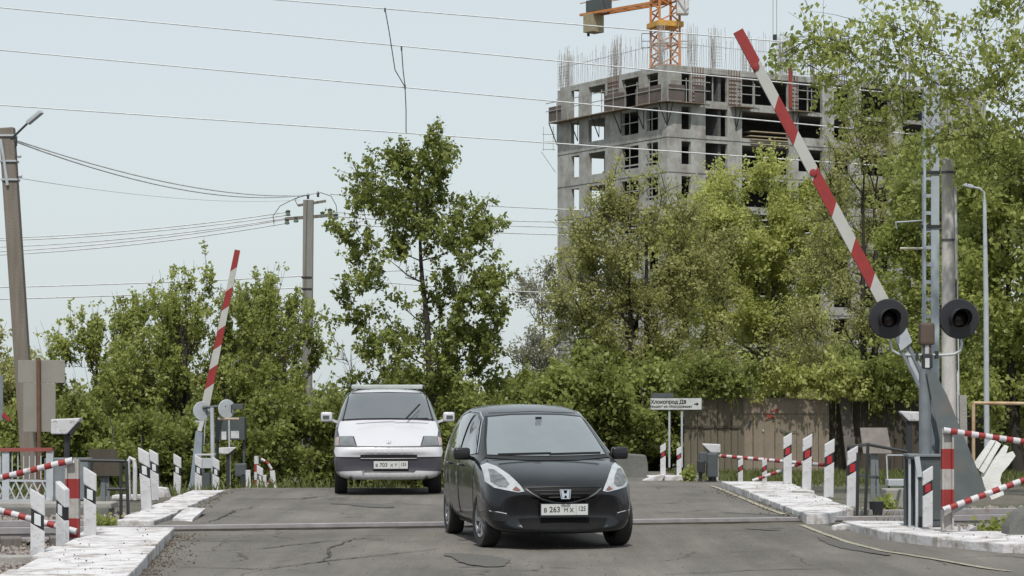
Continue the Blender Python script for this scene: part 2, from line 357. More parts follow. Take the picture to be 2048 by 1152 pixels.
def rows_from(y_edges, xin, xout, zt, th, stag):
    out = []
    for i, (a, b) in enumerate(zip(y_edges, y_edges[1:])):
        xi0, xi1 = xin(a), xin(b-.03); xo0, xo1 = xout(a), xout(b-.03); s = stag[i % len(stag)]
        if xi0 > xo0: out.append((xo0-s, xi0, xo1-s, xi1, a, b-.03, zt(a), th))
        else: out.append((xi0, xo0+s, xi1, xo1+s, a, b-.03, zt(a), th))
    return out
lin = lambda a, b: (lambda y: float(np.interp(y, a, b)))
walkway('white slab walkway in the left foreground beside the road', rows_from([16.5,18.2,20.1,21.7,23.3,24.9,26.7], lin([16,20,26.7],[-2.95,-3.28,-3.9]), lin([16,20,26.7],[-4.0,-4.3,-4.8]), lambda y: .11, .2, [.0,.07,.02,.1]), walk)
walkway('narrow white slab walkway left of the road beyond the rail', rows_from([28.6,29.7,30.8,31.9,33,34.2,35.4,36.6], lin([28,37],[-4.42,-4.55]), lin([28,37],[-4.9,-5.05]), lambda y: float(np.interp(y,[28,36],[.07,.13])), .2, [.0,.06,.02,.05]), walk)
walkway('white slab walkway right of the road beyond the rail', rows_from([29.2,30.4,31.5,32.6,33.7,34.8,35.9,37,38.4], lin([29.2,38.4],[3.72,3.48]), lin([29.2,30.5,38],[4.0,4.45,4.5]), lambda y: float(np.interp(y,[29,38],[.13,.22])), .2, [.0,.08,.03,.06]), walk)
rt = [(4.05,5.0,4.12,5.15,26.9,28.0,.1,.2),(4.13,5.3,4.32,5.55,25.9,26.87,.1,.2),(4.33,5.7,4.62,5.9,24.9,25.87,.1,.2),(4.64,6.6,5.2,6.9,24.1,24.87,.1,.2),(5.25,9.0,5.9,9.0,23.4,24.07,.1,.2)]
rt = [((4.2,5.25,4.03,5.1,25.85,28.2,.1,.2)),((4.55,5.6,4.22,5.5,24.7,25.82,.1,.2)),((5.05,6.6,4.58,6.5,23.75,24.67,.1,.2)),((5.9,8.5,5.15,8.5,22.95,23.72,.1,.2))]
walkway('white kerbed walkway in the right foreground under the signal', rt, walk)
mb = MB(); mb.add([P(345,1048,28.9), P(382,1052,28.6), P(408,1024,30.2), P(372,1022,30.4), P(345,1036,28.9)-Vector((0,0,.0)), P(386,1037,28.7), P(412,1016,30.2), P(372,1014,30.4)], [(3,2,1,0),(4,5,6,7),(0,1,5,4),(1,2,6,5),(2,3,7,6),(3,0,4,7)])
tag(mb.build('loose_slab', slab_paint, None, .012), 'short loose white slab lying against the road edge beyond the rail', 'concrete slab')
mb = MB(); mb.box((0,0,.04), (1.0,.5,.13)); o = mb.build('painted_slab', slab_paint, None, .015); o.location = (X(1345,45.5),45.5,-.04); tag(o, 'white slab under the two far striped posts right of the road', 'concrete slab')
mb = MB(); mb.prism([(-.25,0),(.14,0),(.2,.13),(-.02,.1)], .5); o = mb.build('painted_slab', slab_paint, None, .012); o.location = (X(1308,45.4),45.4,-.04); tag(o, 'tilted white slab end left of the flat far slab', 'concrete slab')
mb = MB(); mb.prism([(-.08,0),(.08,0),(.04,.15),(-.1,.17)], .2); o = mb.build('stone', slab_paint, None, .012); o.location = (X(330,35.5),35.5,.06); tag(o, 'small white painted stone at the foot of the left posts', 'stone')
mb = MB(); mb.prism([(-.16,0),(.15,0),(.13,.05),(-.02,.075),(-.14,.05)], .25); o = mb.build('stone', slab_paint, None, .012); o.location = (X(1690,27.9),27.9,.0); tag(o, 'white broken stone at the corner of the right kerb', 'stone')

def on_walk(r):
    k = r.integers(3)
    if k == 0: y = r.uniform(19, 26.5); xi = np.interp(y, [16,20,26.7], [-2.95,-3.28,-3.9]); return r.uniform(xi-.85, xi-.05), y
    if k == 1: y = r.uniform(29.4, 38); return r.uniform(3.8, 4.45), y
    y = r.uniform(23.2, 27.8); xi = np.interp(y, [23,24.7,28], [5.5,4.6,4.1]); return r.uniform(xi+.1, xi+1.0), y
rocks('grit', 170, on_walk, .008, mat('dark_grit', (.09,.07,.06), .95), 9, label='dark grit and crumbs scattered on the white walkways', cat='grit', zf=lambda x, y: .118 if y < 30 else float(np.interp(y,[29,38],[.135,.225])))
rocks('grit', 700, lambda r: (r.uniform(-3.3, 4.2), r.uniform(20, 27.5)), .006, mat('pale_grit', (.3,.27,.24), .95, (.07,.06,.05), 40), 10, label='small loose grit on the near asphalt', cat='grit', zf=lambda x, y: .003)
# ---------------------------------------------------------------- striped posts
def make_post(style):
    t = thing('marker_post', '', 'marker post')
    s = -1 if style == 'left' else 1          # which side is higher
    def zz(x, base, k): return base+k*s*x
    def q(zl, zh, w_, k): return [(-w_, zz(-w_, zl, k) if zl > 0 else 0), (w_, zz(w_, zl, k) if zl > 0 else 0), (w_, zz(w_, zh, k)), (-w_, zz(-w_, zh, k))]
    k = .62
    MB().prism(q(0, .46, .066, k), .07).build('post', white_paint, t, .006)
    MB().prism(q(.462, .6, .06, k), .062).build('band', black_paint, t)
    MB().prism(q(.602, .79, .07, k), .078).build('head', white_paint, t, .012)
    MB().prism(q(.48, .585, .03 if s < 0 else .036, k*.6), .076).build('reflector', white_refl if s < 0 else red_refl, t)
    return t
protos = {}
def place_post(style, px, d, zb, label, h=1., rz=0, tilt=0):
    if style not in protos: protos[style] = make_post(style); t = protos[style]
    else:
        t = protos[style].copy(); C.objects.link(t)
        for c in protos[style].children: cc = c.copy(); cc.parent = t; C.objects.link(cc)
    t.location = (X(px, d), d, zb); t.rotation_euler = (0, R(tilt), R(rz)); t.scale = (h, h, h); t['label'] = label; t['group'] = 'striped marker posts along the crossing'; return t
for px, d, zb, lb, h, rz, tl in (
    (75,22.3,-.12,'white post with silver reflector at the bottom left corner crossed by the lower striped pipe',1.02,12,0),
    (125,24,-.1,'white post with silver reflector just left of the red and white gate post',1.,-38,0),
    (180,25.2,.0,'white post with silver reflector just right of the red and white gate post',1.02,8,0),
    (294,31.3,.05,'white post with silver reflector, tallest at the start of the far left walkway',1.06,0,-3),
    (311,35.5,.02,'white post with silver reflector partly hidden behind the tallest left post',.95,0,-2),
    (355,42,-.25,'white post with silver reflector standing alone between the left walkway and the far barrier',1.,0,0),
    (397,44,-.32,'white post with silver reflector in front of the grey far barrier base',1.,0,0),
    (432,45.5,-.4,'white post with silver reflector just right of the far barrier base',1.,0,0),
    (520,47,-.52,'small white post with silver reflector beside the far striped guard rail',.9,0,0)):
    place_post('left', px, d, zb, lb, h, rz, tl)
for px, d, zb, lb, h, rz, tl in (
    (1575,37.4,.2,'white post with red reflector, first and leftmost of the four on the right walkway',1.0,0,0),
    (1613,35.5,.18,'white post with red reflector, second of the four on the right walkway',1.04,0,1),
    (1657,33.3,.16,'white post with red reflector, third of the four on the right walkway',1.02,0,1),
    (1703,31.1,.12,'white post with red reflector, fourth of the four and nearest the black pipe railing',1.0,0,1),
    (1855,26.4,.12,'white post with red reflector fixed in front of the grey signal cabinet',.84,0,0),
    (1326,45.6,.06,'white post with red reflector, left one of the far pair under the arrow sign',.78,0,0),
    (1358,45.6,.06,'white post with red reflector, right one of the far pair under the arrow sign',.7,0,0),
    (1481,42.5,-.06,'short white post with red reflector behind the far end of the right walkway',.66,0,0),
    (1529,42.5,-.06,'short white post with red reflector in front of the diagonal striped pipe',.66,0,0)):
    place_post('right', px, d, zb, lb, h, rz, tl)

# ---------------------------------------------------------------- striped pipes and gate posts
def striped(parent, a, b, r, n, name='pipe', first=0):
    a = Vector(a); b = Vector(b)
    for i in range(n):
        MB().tube([a.lerp(b, i/n), a.lerp(b, (i+1)/n)], r, 10, False).build('stripe', red_paint if (i+first) % 2 else white_paint, parent, smooth=True)
def gate(label, px, d, z0, z1, ends, wd=.13, nst=5, g='striped swing gates beside the track'):
    base = Vector((X(px, d), d, z0)); t = thing('striped_gate', label, 'gate', base, 0, g)
    h = (z1-z0)
    for i in range(nst):
        mb = MB(); mb.box((0, .03, h*(i+.5)/nst), (wd, .06, h/nst)); mb.box((-wd/2+.01, -.015, h*(i+.5)/nst), (.02, .05, h/nst)); mb.box((wd/2-.01, -.015, h*(i+.5)/nst), (.02, .05, h/nst))
        mb.build('stripe', red_paint if i % 2 else dirty_white, t)
    for a, b, n in ends:
        p = MB(); striped(t, Vector(a)-base, Vector(b)-base, .034, n)
    return t
gate('left gate with leaning red and white post and two striped pipes', 145, 24.5, -.1, Z(918,24.5), [(P(146,920,24.45), P(-90,978,24.6), 17), (P(153,1063,24.42), P(-90,996,24.6), 17)], .14)
gate('right gate with red and white post and two striped pipes beside the signal', 1895, 25.6, Z(1060,25.6), Z(857,25.6), [(P(1886,860,25.55), P(2150,898,25.7), 19), (P(1886,1020,25.5), P(2150,922,25.7), 19)], .13)
t = thing('guard_rail', 'thin red and white pipe railing with a post behind the right walkway', 'railing', (X(1432,43),43,0))
b0 = Vector(t.location)
MB().tube([P(1433,966,43)-b0, P(1433,908,43)-b0], .04, 8).build('post', white_paint, t)
striped(t, P(1433,911,43)-b0, P(1648,930,42)-b0, .034, 20)
striped(t, P(1505,962,42.5)-b0, P(1625,918,42.5)-b0, .034, 10)
t = thing('guard_rail', 'small red and white post with a bent striped pipe beyond the left crest', 'railing', (X(513,48),48,-.6)); b0 = Vector(t.location)
hs = Z(912,48)+.6
for i in range(6): MB().tube([(0,0,hs*i/6),(0,0,hs*(i+1)/6)], .05, 8, i == 5).build('stripe', red_paint if i % 2 == 0 else white_paint, t)
arc = [(522,918),(530,922),(537,928),(543,938),(544,952),(540,968),(536,985)]
for i, (a, b) in enumerate(zip(arc, arc[1:])): MB().tube([P(*a,48)-b0, P(*b,48)-b0], .03, 6).build('stripe', red_paint if i % 2 else white_paint, t)
MB().box(P(549,972,48)-b0+Vector((0,0,-.1)), (.1,.08,.85), (0,R(-6),0)).build('end_post', white_paint, t)
for a, b in (((527,985),(540,960)),): striped(t, P(*a,48)-b0, P(*b,48)-b0, .03, 4)
for px, y0, tl in ((499,940,-2),(528,950,0)):
    mb = MB(); h = .9; mb.box((0,0,h/2), (.1,.06,h)); o = mb.build('bollard', white_paint, None, .01); o.location = (X(px,47.5),47.5,Z(y0,47.5)-h); o.rotation_euler = (0,R(tl),0)
    tag(o, 'plain white stub post %s the small striped post beyond the left crest' % ('left of' if px < 510 else 'right of'), 'post')

# ---------------------------------------------------------------- right: crossing signal
def head_builder(parent, c, red=True):
    c = Vector(c)
    MB().lathe([(.001,.0),(.225,0),(.235,-.012),(.225,-.03),(.1,-.035)], seg=32, M=Euler((0,0,R(90))).to_matrix(), axis_c=c).build('disc', black_paint, parent, smooth=True)
    # lens
    MB().lathe([(.001,.05),(.05,.045),(.1,.02),(.11,0)], seg=24, M=Euler((0,0,R(-90))).to_matrix(), axis_c=c+Vector((0,-.0,0))).build('lens', mat('red_lens', (.012,.006,.007), .3, spec=.4), parent, smooth=True)
    mb = MB(); n = 18; vs = []; fs = []         # visor hood, open below
    for i in range(n+1):
        a = R(-40)+R(260)*i/n; ca, sa = math.cos(a), math.sin(a); L = .1+.16*max(0, math.sin((a+R(40))*180/260))
        for rr, yy in ((.125,-.03),(.118,-.03-L),(.112,-.03-L),(.118,-.03)): vs.append(c+Vector((ca*rr, yy, sa*rr+.0)))
    for i in range(n):
        for k in range(4): fs.append((i*4+k, i*4+(k+1)%4, (i+1)*4+(k+1)%4, (i+1)*4+k))
    fs += [(0,1,2,3), tuple(n*4+k for k in (3,2,1,0))]; mb.add(vs, fs); mb.build('visor', mat('visor_black', (.035,.035,.038), .35), parent, smooth=True)
    MB().lathe([(.001,.14),(.07,.13),(.1,.08),(.11,.0)], seg=20, M=Euler((0,0,R(90))).to_matrix(), axis_c=c+Vector((0,.01,0))).build('lamp_housing', black_paint, parent, smooth=True)
D = 27.0; t = thing('crossing_signal', 'grey level crossing signal with two dark lamps on a bent bracket', 'signal', (X(1850,D), D, Z(912,D))); b0 = Vector(t.location)
def q(px, py, d=D): return P(px, py, d)-b0
MB().tube([q(1850,915), q(1850,738)], .072, 20).build('post', grey_metal, t, smooth=True)
MB().tube([q(1851,740), q(1853,690)], .055, 16).build('upper_post', pale_metal, t, smooth=True)
MB().box(q(1853,722), (.12,.15,.17)).build('clamp', dark_metal, t, .01)
MB().box(q(1852,726)+Vector((0,-.08,0)), (.05,.012,.11)).build('number_plate', white_paint, t)
MB().box(q(1853,668), (.175,.16,.26)).build('relay_box', mat('brown_box', (.09,.065,.05), .7), t, .03)
MB().box(q(1853,700), (.1,.1,.14)).build('box_neck', mat('brown_box', (.09,.065,.05), .7), t, .01)
for sx, cx in ((-1,1776), (1,1917)):
    yy = 710
    pts = [q(1853+sx*10,yy), q(1853+sx*40,yy), q(1853+sx*56,yy-2), q(1853+sx*68,yy-9), q(1853+sx*71,yy-22), q(1853+sx*(72 if sx<0 else 67),672)]
    MB().tube([p+Vector((0,.0,0)) for p in pts], .016, 10).build('bracket', pale_metal, t, smooth=True)
    MB().box(q(1853+sx*20,yy), (.035,.09,.09)).build('bolt_plate', dark_metal, t)
    head_builder(t, q(cx,638)+Vector((0,-.03,0)))
t = thing('signal_cabinet', 'dark grey steel cabinet carrying the crossing signal post', 'cabinet', (X(1848,D), D, .1)); b0 = Vector(t.location); h = Z(912,D)-.1
MB().box((.05,0,h/2), (.29,.34,h)).build('body', dkgrey, t, .012)
MB().box((.0,0,h+.01), (.42,.4,.03)).build('lid', grey_metal, t, .006)
MB().box((-.19,-.12,h/2-.02), (.025,.04,h-.02)).build('frame_upright', pale_metal, t)
MB().box((-.115,-.17,h/2-.05), (.03,.03,h-.04)).build('frame_upright', pale_metal, t)
MB().box((-.16,.1,h/2-.02), (.12,.02,h-.04)).build('back_panel', dkgrey, t)
MB().box((-.1,-.19,h-.12), (.06,.02,.24), (0,R(-8),0)).build('hanging_plate', pale_metal, t)
MB().tube([(-.07,-.2,0),(-.07,-.2,.12)], .03, 8).build('anchor_bolt', dark_metal, t)
MB().box((.08,-.178,h*.5), (.2,.01,h*.8)).build('door', dkgrey, t, .004)

# barrier, right
t = thing('barrier', 'raised red and white crossing barrier with grey counterweight frame on the right', 'barrier', (X(1880,28.6), 28.6, .0)); D = 28.6; b0 = Vector(t.location)
def arm(parent, tip, base, tip_w, base_w, nst, q, slant=.5, dep=.05, first_red=True):
    a = q(*tip); b = q(*base); ax = (b-a); L = ax.length; ax.normalize(); sd_ = Vector((0,1,0)).cross(ax).normalized()
    segL = L/nst
    for i in range(nst):
        s0 = i*segL; s1 = (i+1)*segL; w0 = tip_w+(base_w-tip_w)*s0/L; w1 = tip_w+(base_w-tip_w)*s1/L
        k0 = 0 if i == 0 else slant; k1 = slant if i < nst-1 else 0
        pts = [a+ax*(s0+k0*w0)+sd_*w0/2, a+ax*(s0-k0*w0)-sd_*w0/2, a+ax*(s1-k1*w1)-sd_*w1/2, a+ax*(s1+k1*w1)+sd_*w1/2]
        vs = [p-Vector((0,dep/2,0)) for p in pts]+[p+Vector((0,dep/2,0)) for p in pts]
        m = MB(); m.add(vs, [(0,1,2,3),(7,6,5,4),(0,4,5,1),(1,5,6,2),(2,6,7,3),(3,7,4,0)]); m.build('arm_stripe', (red_paint if (i % 2 == 0) == first_red else white_dull), parent)
    return a, ax, sd_
white_dull = mat('arm_white', (.42,.42,.4), .6, (.35,.35,.33), 4, .8)
a, ax, sd_ = arm(t, (1476,62), (1783,634), .12, .14, 8, q, .5)
for px, py in ((1511,134),(1626,346)):
    MB().lathe([(.001,.018),(.04,.014),(.045,0)], seg=16, M=Euler((0,0,R(-90))).to_matrix(), axis_c=q(px,py)+Vector((0,-.03,0))).build('reflector', red_paint, t, smooth=True)
plate_grey = mat('barrier_frame_grey', (.115,.13,.135), .55, (.08,.09,.095), 4, .7, dirt=(.14,.12,.1), dscale=2.5, dlo=.52, dhi=.8)
def plate(parent, pts, d0, th, m, name, q):
    vs = [q(*p)+Vector((0,d0,0)) for p in pts]; n = len(vs); vs2 = [v+Vector((0,th,0)) for v in vs]
    mb = MB(); mb.add(vs+vs2, [tuple(range(n)), tuple(range(2*n-1, n-1, -1))]+[((i+1) % n, i, i+n, (i+1) % n+n) for i in range(n)]); return mb.build(name, m, parent)
plate(t, [(1784,658),(1808,646),(1823,684),(1800,702)], -.05, .1, pale_metal, 'arm_socket', q)
for o_ in (0, 16):
    MB().bar(q(1796+o_,688+(-8 if o_ else 0)), q(1852+o_,800), .035, .05, (0,1,0)).build('arm_rail', grey_metal, t)
plate(t, [(1808,690),(1850,735),(1850,790),(1835,775)], .0, .012, pale_metal, 'web_plate', q)
plate(t, [(1848,738),(1866,745),(1890,790),(1970,985),(1950,1000),(1880,1040),(1872,1000),(1876,880)], -.12, .015, plate_grey, 'counterweight_plate', q)
plate(t, [(1848,738),(1866,745),(1890,790),(1970,985),(1950,1000),(1880,1040),(1872,1000),(1876,880)], .2, .015, grey_metal, 'counterweight_plate', q)
plate(t, [(1900,900),(1935,905),(1960,980),(1905,1005)], -.1, .3, dkgrey, 'counterweight', q)
MB().box((.02,.05,.45), (.2,.28,.9)).build('drive_housing', dkgrey, t, .015)
MB().lathe([(.001,.2),(.05,.2),(.06,.18),(.06,-.18),(.05,-.2),(.001,-.2)], seg=16, M=Euler((0,0,R(90))).to_matrix(), axis_c=(0,.05,.98)).build('pivot', dark_metal, t, smooth=True)

# barrier, left (far)
D = 56.0; t = thing('barrier', 'distant raised red and white barrier with pale grey post beyond the left crest', 'barrier', (X(400,D), D, -1.0)); b0 = Vector(t.location)
q = lambda px, py, d=56.0: P(px, py, d)-b0
arm(t, (475,500), (411,812), .13, .2, 8, q, .5)
for i in range(0): pass
MB().bar(q(409,826), q(399,862), .1, .06, (0,1,0)).build('arm_sleeve', white_paint, t)
MB().tube([q(420,806), q(410,850), q(408,890)], .012, 6).build('cable', pale_metal, t)
plate(t, [(393,862),(406,866),(404,920),(414,985),(412,1030),(360,1030),(382,960)], -.15, .3, mat('blue_grey_metal', (.25,.29,.34), .5), 'frame', q)
for py in (843, 871): MB().bar(q(391,py), q(404,py), .05, .05).build('clamp', pale_metal, t)
t = thing('crossing_signal', 'distant crossing signal seen from behind with two pale discs beyond the left crest', 'signal', (X(427,55), 55, -1.0)); b0 = Vector(t.location); q = lambda px, py, d=55.0: P(px, py, d)-b0
MB().tube([q(427,1010), q(424,815)], .05, 12).build('post', pale_metal, t, smooth=True)
MB().tube([q(405,815), q(452,812)], .035, 8).build('crossbar', dkgrey, t)
for cx, cy in ((404,822),(454,818)):
    mb = MB(); mb.lathe([(.001,0),(.22,0),(.23,.015),(.22,.03),(.001,.03)], seg=24, M=Euler((0,0,R(90+35))).to_matrix(), axis_c=q(cx,cy)); mb.build('disc', pale_metal, t, smooth=True)
    MB().box(q(cx+10,cy)+Vector((0,-.05,0)), (.03,.03,.2)).build('hinge', dark_metal, t)
MB().box(q(476,813), (.26,.25,.13)).build('lamp_housing', dkgrey, t, .01)
MB().tube([q(436,838), q(478,838)], .03, 8).build('crosspipe', mat('tan_pipe', (.4,.32,.22), .6), t)
MB().tube([q(458,838), q(460,1010)], .022, 8).build('support_pipe', pale_metal, t)
t = thing('relay_cabinet', 'large grey cabinet with two white notices behind the far signal', 'cabinet', (X(462,57), 57, -1.0)); b0 = Vector(t.location); q = lambda px, py, d=57.0: P(px, py, d)-b0
MB().box(q(462,857), (.72,.4,.56)).build('body', dkgrey, t, .01)
MB().box(q(450,871)+Vector((0,-.21,0)), (.12,.01,.2)).build('notice', white_paint, t)
MB().box(q(472,869)+Vector((0,-.21,0)), (.2,.01,.18)).build('notice', white_paint, t)
for px in (435, 488): MB().tube([q(px,880), q(px,1000)], .035, 8).build('leg', dkgrey, t)
t = thing('equipment_box', 'pale grey box between the far barrier frame and signal post', 'box', (X(412,54.5), 54.5, -1.0)); b0 = Vector(t.location); q = lambda px, py, d=54.5: P(px, py, d)-b0
MB().box(q(411,926), (.4,.3,.24)).build('body', pale_metal, t, .01)
MB().box(q(411,909), (.46,.36,.03)).build('lid', white_paint, t)
MB().box(q(411,975), (.22,.2,.7)).build('stand', dkgrey, t)

# sensor hoods
def hood(label, px, py, d, wd, hh, face, zbase, pole_r=.045, body=False, group='hooded sensors beside the track'):
    zc = Z(py, d); t = thing('hooded_sensor', label, 'sensor', (X(px, d), d, zbase), 0, group); h = zc-zbase
    s = face
    MB().prism([(-s*wd/2, -hh*.5), (-s*wd/2, hh*.42), (s*wd*.5, hh*.5), (s*wd*.46, hh*.3), (s*wd*.05, -hh*.5)], wd*.6, Matrix.Translation((0,0,h))).build('cover', white_paint, t, .02)
    MB().prism([(s*wd*.12, -hh*.35), (s*wd*.44, hh*.25), (s*wd*.3, -hh*.1), (s*wd*.16,-hh*.55)], wd*.5, Matrix.Translation((0,0,h-.01))).build('lens_block', dark_metal, t)
    MB().tube([(0,0,0), (0,0,h-hh*.4)], pole_r, 10).build('pole', dark_metal, t)
    MB().box((0,0,.03), (.22,.22,.06)).build('foot', dkgrey, t)
    return t
hood('white hooded sensor on a dark pole behind the left lattice railing', 134, 852, 34, .43, .24, 1, -.05)
hood('distant small white hooded sensor beside the far signal', 456, 901, 54, .4, .16, 1, -1.0)
hood('white hooded sensor facing left behind the right walkway', 1422, 896, 43, .34, .17, -1, 0)
hood('white hooded sensor partly hidden behind the crossing signal post', 1818, 832, 34, .3, .15, -1, -.05)
# machinery by the right walkway end
t = thing('track_machine', 'dark grey machine box with round cover at the far end of the right walkway', 'machine', (X(1412,42.6), 42.6, .0)); b0 = Vector(t.location); q = lambda px, py, d=42.6: P(px, py, d)-b0
MB().box(q(1406,915), (.15,.2,.2)).build('upper_box', dkgrey, t, .02)
MB().box(q(1402,933), (.14,.25,.24)).build('motor', dark_metal, t, .03)
MB().box(q(1424,930), (.2,.25,.45)).build('housing', dkgrey, t, .03)
for px in (1401, 1428): MB().box(q(px,957), (.06,.1,.2)).build('leg', dark_metal, t)
t = thing('track_machine', 'dark grey machine standing by the far left hooded sensor', 'machine', (X(480,52), 52, -.9)); b0 = Vector(t.location); q = lambda px, py, d=52: P(px, py, d)-b0
MB().box(q(482,940), (.26,.25,.3)).build('housing', dkgrey, t, .03)
MB().box(q(488,962), (.14,.25,.35)).build('motor', dark_metal, t, .03)

# wooden shields on stands
def shield(label, px, py, d, zb, wm):
    t = thing('board_shield', label, 'board', (X(px, d), d, zb), 0, 'plank shields on stands beside the track'); h = Z(py, d)-zb
    for i in range(4):
        x = -.16+i*.105
        MB().prism([(x-.048+.02, -.2), (x+.048+.05, -.2), (x+.048-.02, .2), (x-.048-.03, .2)], .03, Matrix.Translation((0,-.03 if i % 2 else -.026,h))).build('plank', wm, t)
    MB().box((0,.01,h), (.3,.02,.06)).build('batten', wm, t)
    MB().bar((-.03,.05,0), (-.02,.04,h), .07, .05).build('stand', grey_metal, t); MB().bar((.06,.05,0), (.02,.04,h), .04, .04).build('brace', grey_metal, t)
    return t
shield('weathered plank shield leaning on a stand left of the right signal', 1750, 881, 36, .0, mat('pale_planks', (.3,.27,.25), .9, (.18,.16,.15), 8, .9))
shield('dark brown plank shield on a stand behind the left black railing', 209, 925, 34.5, .0, wood_dark)
t = thing('metal_frame', 'low pale square frame on a block right of the plank shield', 'frame', (X(1792,35), 35, .0)); b0 = Vector(t.location); q = lambda px, py, d=35: P(px, py, d)-b0
for a, b in (((1773,910),(1812,910)),((1812,910),(1812,960)),((1773,960),(1812,960)),((1773,910),(1775,960))): MB().bar(q(*a), q(*b), .02, .02).build('frame_bar', pale_metal, t)
MB().box(q(1792,965), (.28,.3,.1)).build('tray', pale_metal, t, .01)
for px in (1778, 1808): MB().bar(q(px,968), q(px,1000), .03).build('leg', dkgrey, t)
mb = MB(); mb.box((0,0,.14), (.42,.5,.28)); o = mb.build('concrete_block', concrete, None, .02); o.location = (X(1796,33.4),33.4,.0); tag(o, 'grey concrete block behind the signal cabinet', 'block')
mb = MB(); mb.lathe([(.001,0),(.075,0),(.1,.22),(.092,.22),(.07,.02),(.001,.02)], seg=18, M=Euler((0,R(-90),0)).to_matrix()); o = mb.build('bucket', dark_metal, None, smooth=True); o.location = (X(1753,31.5),31.5,-.04); tag(o, 'black bucket on the ballast beside the right railing', 'bucket')

# black pipe railings
def railing(label, segs, d, g='black pipe railings beside the walkways'):
    b0 = P(*segs[0][0], d) if len(segs[0][0]) == 2 else P(*segs[0][0]); b0.z = 0
    t = thing('pipe_railing', label, 'railing', b0, 0, g)
    for a, b in segs:
        pa = P(*a, d) if len(a) == 2 else P(*a); pb = P(*b, d) if len(b) == 2 else P(*b)
        MB().tube([pa-b0, pb-b0], .022, 8).build('rail_pipe' if abs(pa.z-pb.z) < .3 else 'upright', dark_metal, t)
    return t
railing('black pipe railing around the left track beside the far left walkway', [((152,920),(250,922)),((152,920,),(158,1010)),((242,925),(242,1052)),((253,922),(257,1045)),((215,978),(252,978)),((183,922),(183,1000))], 30.5)
railing('black pipe railing between the right walkway and the signal cabinet', [((1697,893,33.5),(1736,889,30.6)),((1736,889,30.6),(1812,903,33)),((1736,889,30.6),(1730,1040,30.6)),((1697,893,33.5),(1694,985,33.5)),((1812,903,33),(1811,1000,33)),((1712,949,32.4),(1755,955,31.4)),((1716,905,30.3),(1714,1035,30.3))], 31)
# white bent pipe
t = MB().tube([P(270,1000,36), P(270,935,36), P(268,920,36), P(260,916,36), P(256,925,36), P(258,1000,36)], .035, 10).build('bent_pipe', white_paint, None, smooth=True); tag(t, 'white bent pipe hoop at the end of the left black railing', 'pipe')

# left lattice railing and cabinets
D = 33.0; t = thing('lattice_railing', 'grey railing with crossed bars and red top rail at far left', 'railing', (X(50,D), D, Z(1005,D))); b0 = Vector(t.location); q = lambda px, py, d=33.0: P(px, py, d)-b0
MB().bar(q(-70,900), q(106,899), .1, .05).build('top_rail', mat('dull_red', (.26,.07,.06), .6), t)
MB().bar(q(-70,1003), q(106,1003), .1, .06).build('bottom_rail', pale_metal, t)
for px in (-60, 12, 100): MB().bar(q(px,1003), q(px,902), .1 if px != 50 else .04, .06).build('upright', pale_metal, t)
MB().bar(q(-60,960), q(100,962), .03, .03).build('mid_rail', pale_metal, t)
for i in range(9):
    x0 = -56+i*17.5
    MB().bar(q(x0,1000), q(x0+17,962)+Vector((0,.02,0)), .02).build('cross_bar', pale_metal, t); MB().bar(q(x0+17,1000), q(x0,962)+Vector((0,-.02,0)), .02).build('cross_bar', pale_metal, t)
for i in range(14): MB().bar(q(-56+i*11.5,958), q(-56+i*11.5,905), .014).build('baluster', pale_metal, t)
t = thing('steel_cabinet', 'plain grey steel cabinet right of the lattice railing', 'cabinet', (X(140,33.2), 33.2, Z(1005,33.2)))
MB().box((-.02,0,.32), (.62,.4,.64)).build('body', grey_metal, t, .01); MB().box((.1,-.21,.3), (.3,.02,.5)).build('door', grey_metal, t, .005)
mb = MB(); mb.box((0,0,0), (2.4,.6,.08)); o = mb.build('ledge_slab', concrete, None, .015); o.location = (X(60,32.6),32.6,Z(1010,32.6)); tag(o, 'long pale concrete ledge carrying the lattice railing', 'ledge')
mb = MB(); mb.box((0,0,0), (2.3,.5,.28)); o = mb.build('retaining_block', conc_dark, None, .02); o.location = (X(60,32.5),32.5,Z(1033,32.4)); tag(o, 'dark concrete block under the left ledge', 'block')
mb = MB(); mb.box((0,0,0), (1.6,.3,.09)); o = mb.build('edge_slab', concrete, None, .015); o.location = (X(-60,24.2),24.2,-.1); tag(o, 'pale concrete edge slab at the bottom left beside the ballast', 'concrete slab')
mb = MB(); mb.box((0,0,0), (.7,.4,.06)); o = mb.build('edge_slab', slab_paint, None, .015); o.location = (X(272,36.8),36.8,.02); tag(o, 'small whitewashed slab behind the left posts', 'concrete slab')

# far-left signs seen from behind on a rusty pole
D = 38.0; t = thing('road_sign', 'two grey sign plates seen from behind on a rusty pole at left', 'sign', (X(79,D), D, gz(X(79,D),D))); b0 = Vector(t.location); q = lambda px, py, d=38.0: P(px, py, d)-b0
sgn = mat('sign_back', (.25,.24,.21), .6, (.2,.195,.17), 3, .8)
MB().box(q(83,743), (.77,.02,.375)).build('upper_plate', sgn, t, .004); MB().box(q(79,815), (.53,.02,.8)).build('lower_plate', sgn, t, .004)
MB().tube([q(80,1000)+Vector((0,-.05,0)), q(78,716)+Vector((0,-.05,0))], .035, 10).build('pole', rust, t, smooth=True)
t = thing('road_sign', 'edge of a grey sign plate with a red lamp at the left frame edge', 'sign', (X(-20,37), 37, -.05)); b0 = Vector(t.location)
MB().box(P(-25,795,37)-b0, (.5,.02,.72)).build('plate', grey_metal, t); MB().tube([(0,.05,0), (0,.05,2)], .03, 8).build('pole', rust, t)
MB().prism([(0,0),(.12,-.09),(.14,-.05),(.03,.06)], .05, Matrix.Translation(P(4,832,37)-b0)).build('red_flap', red_paint, t)

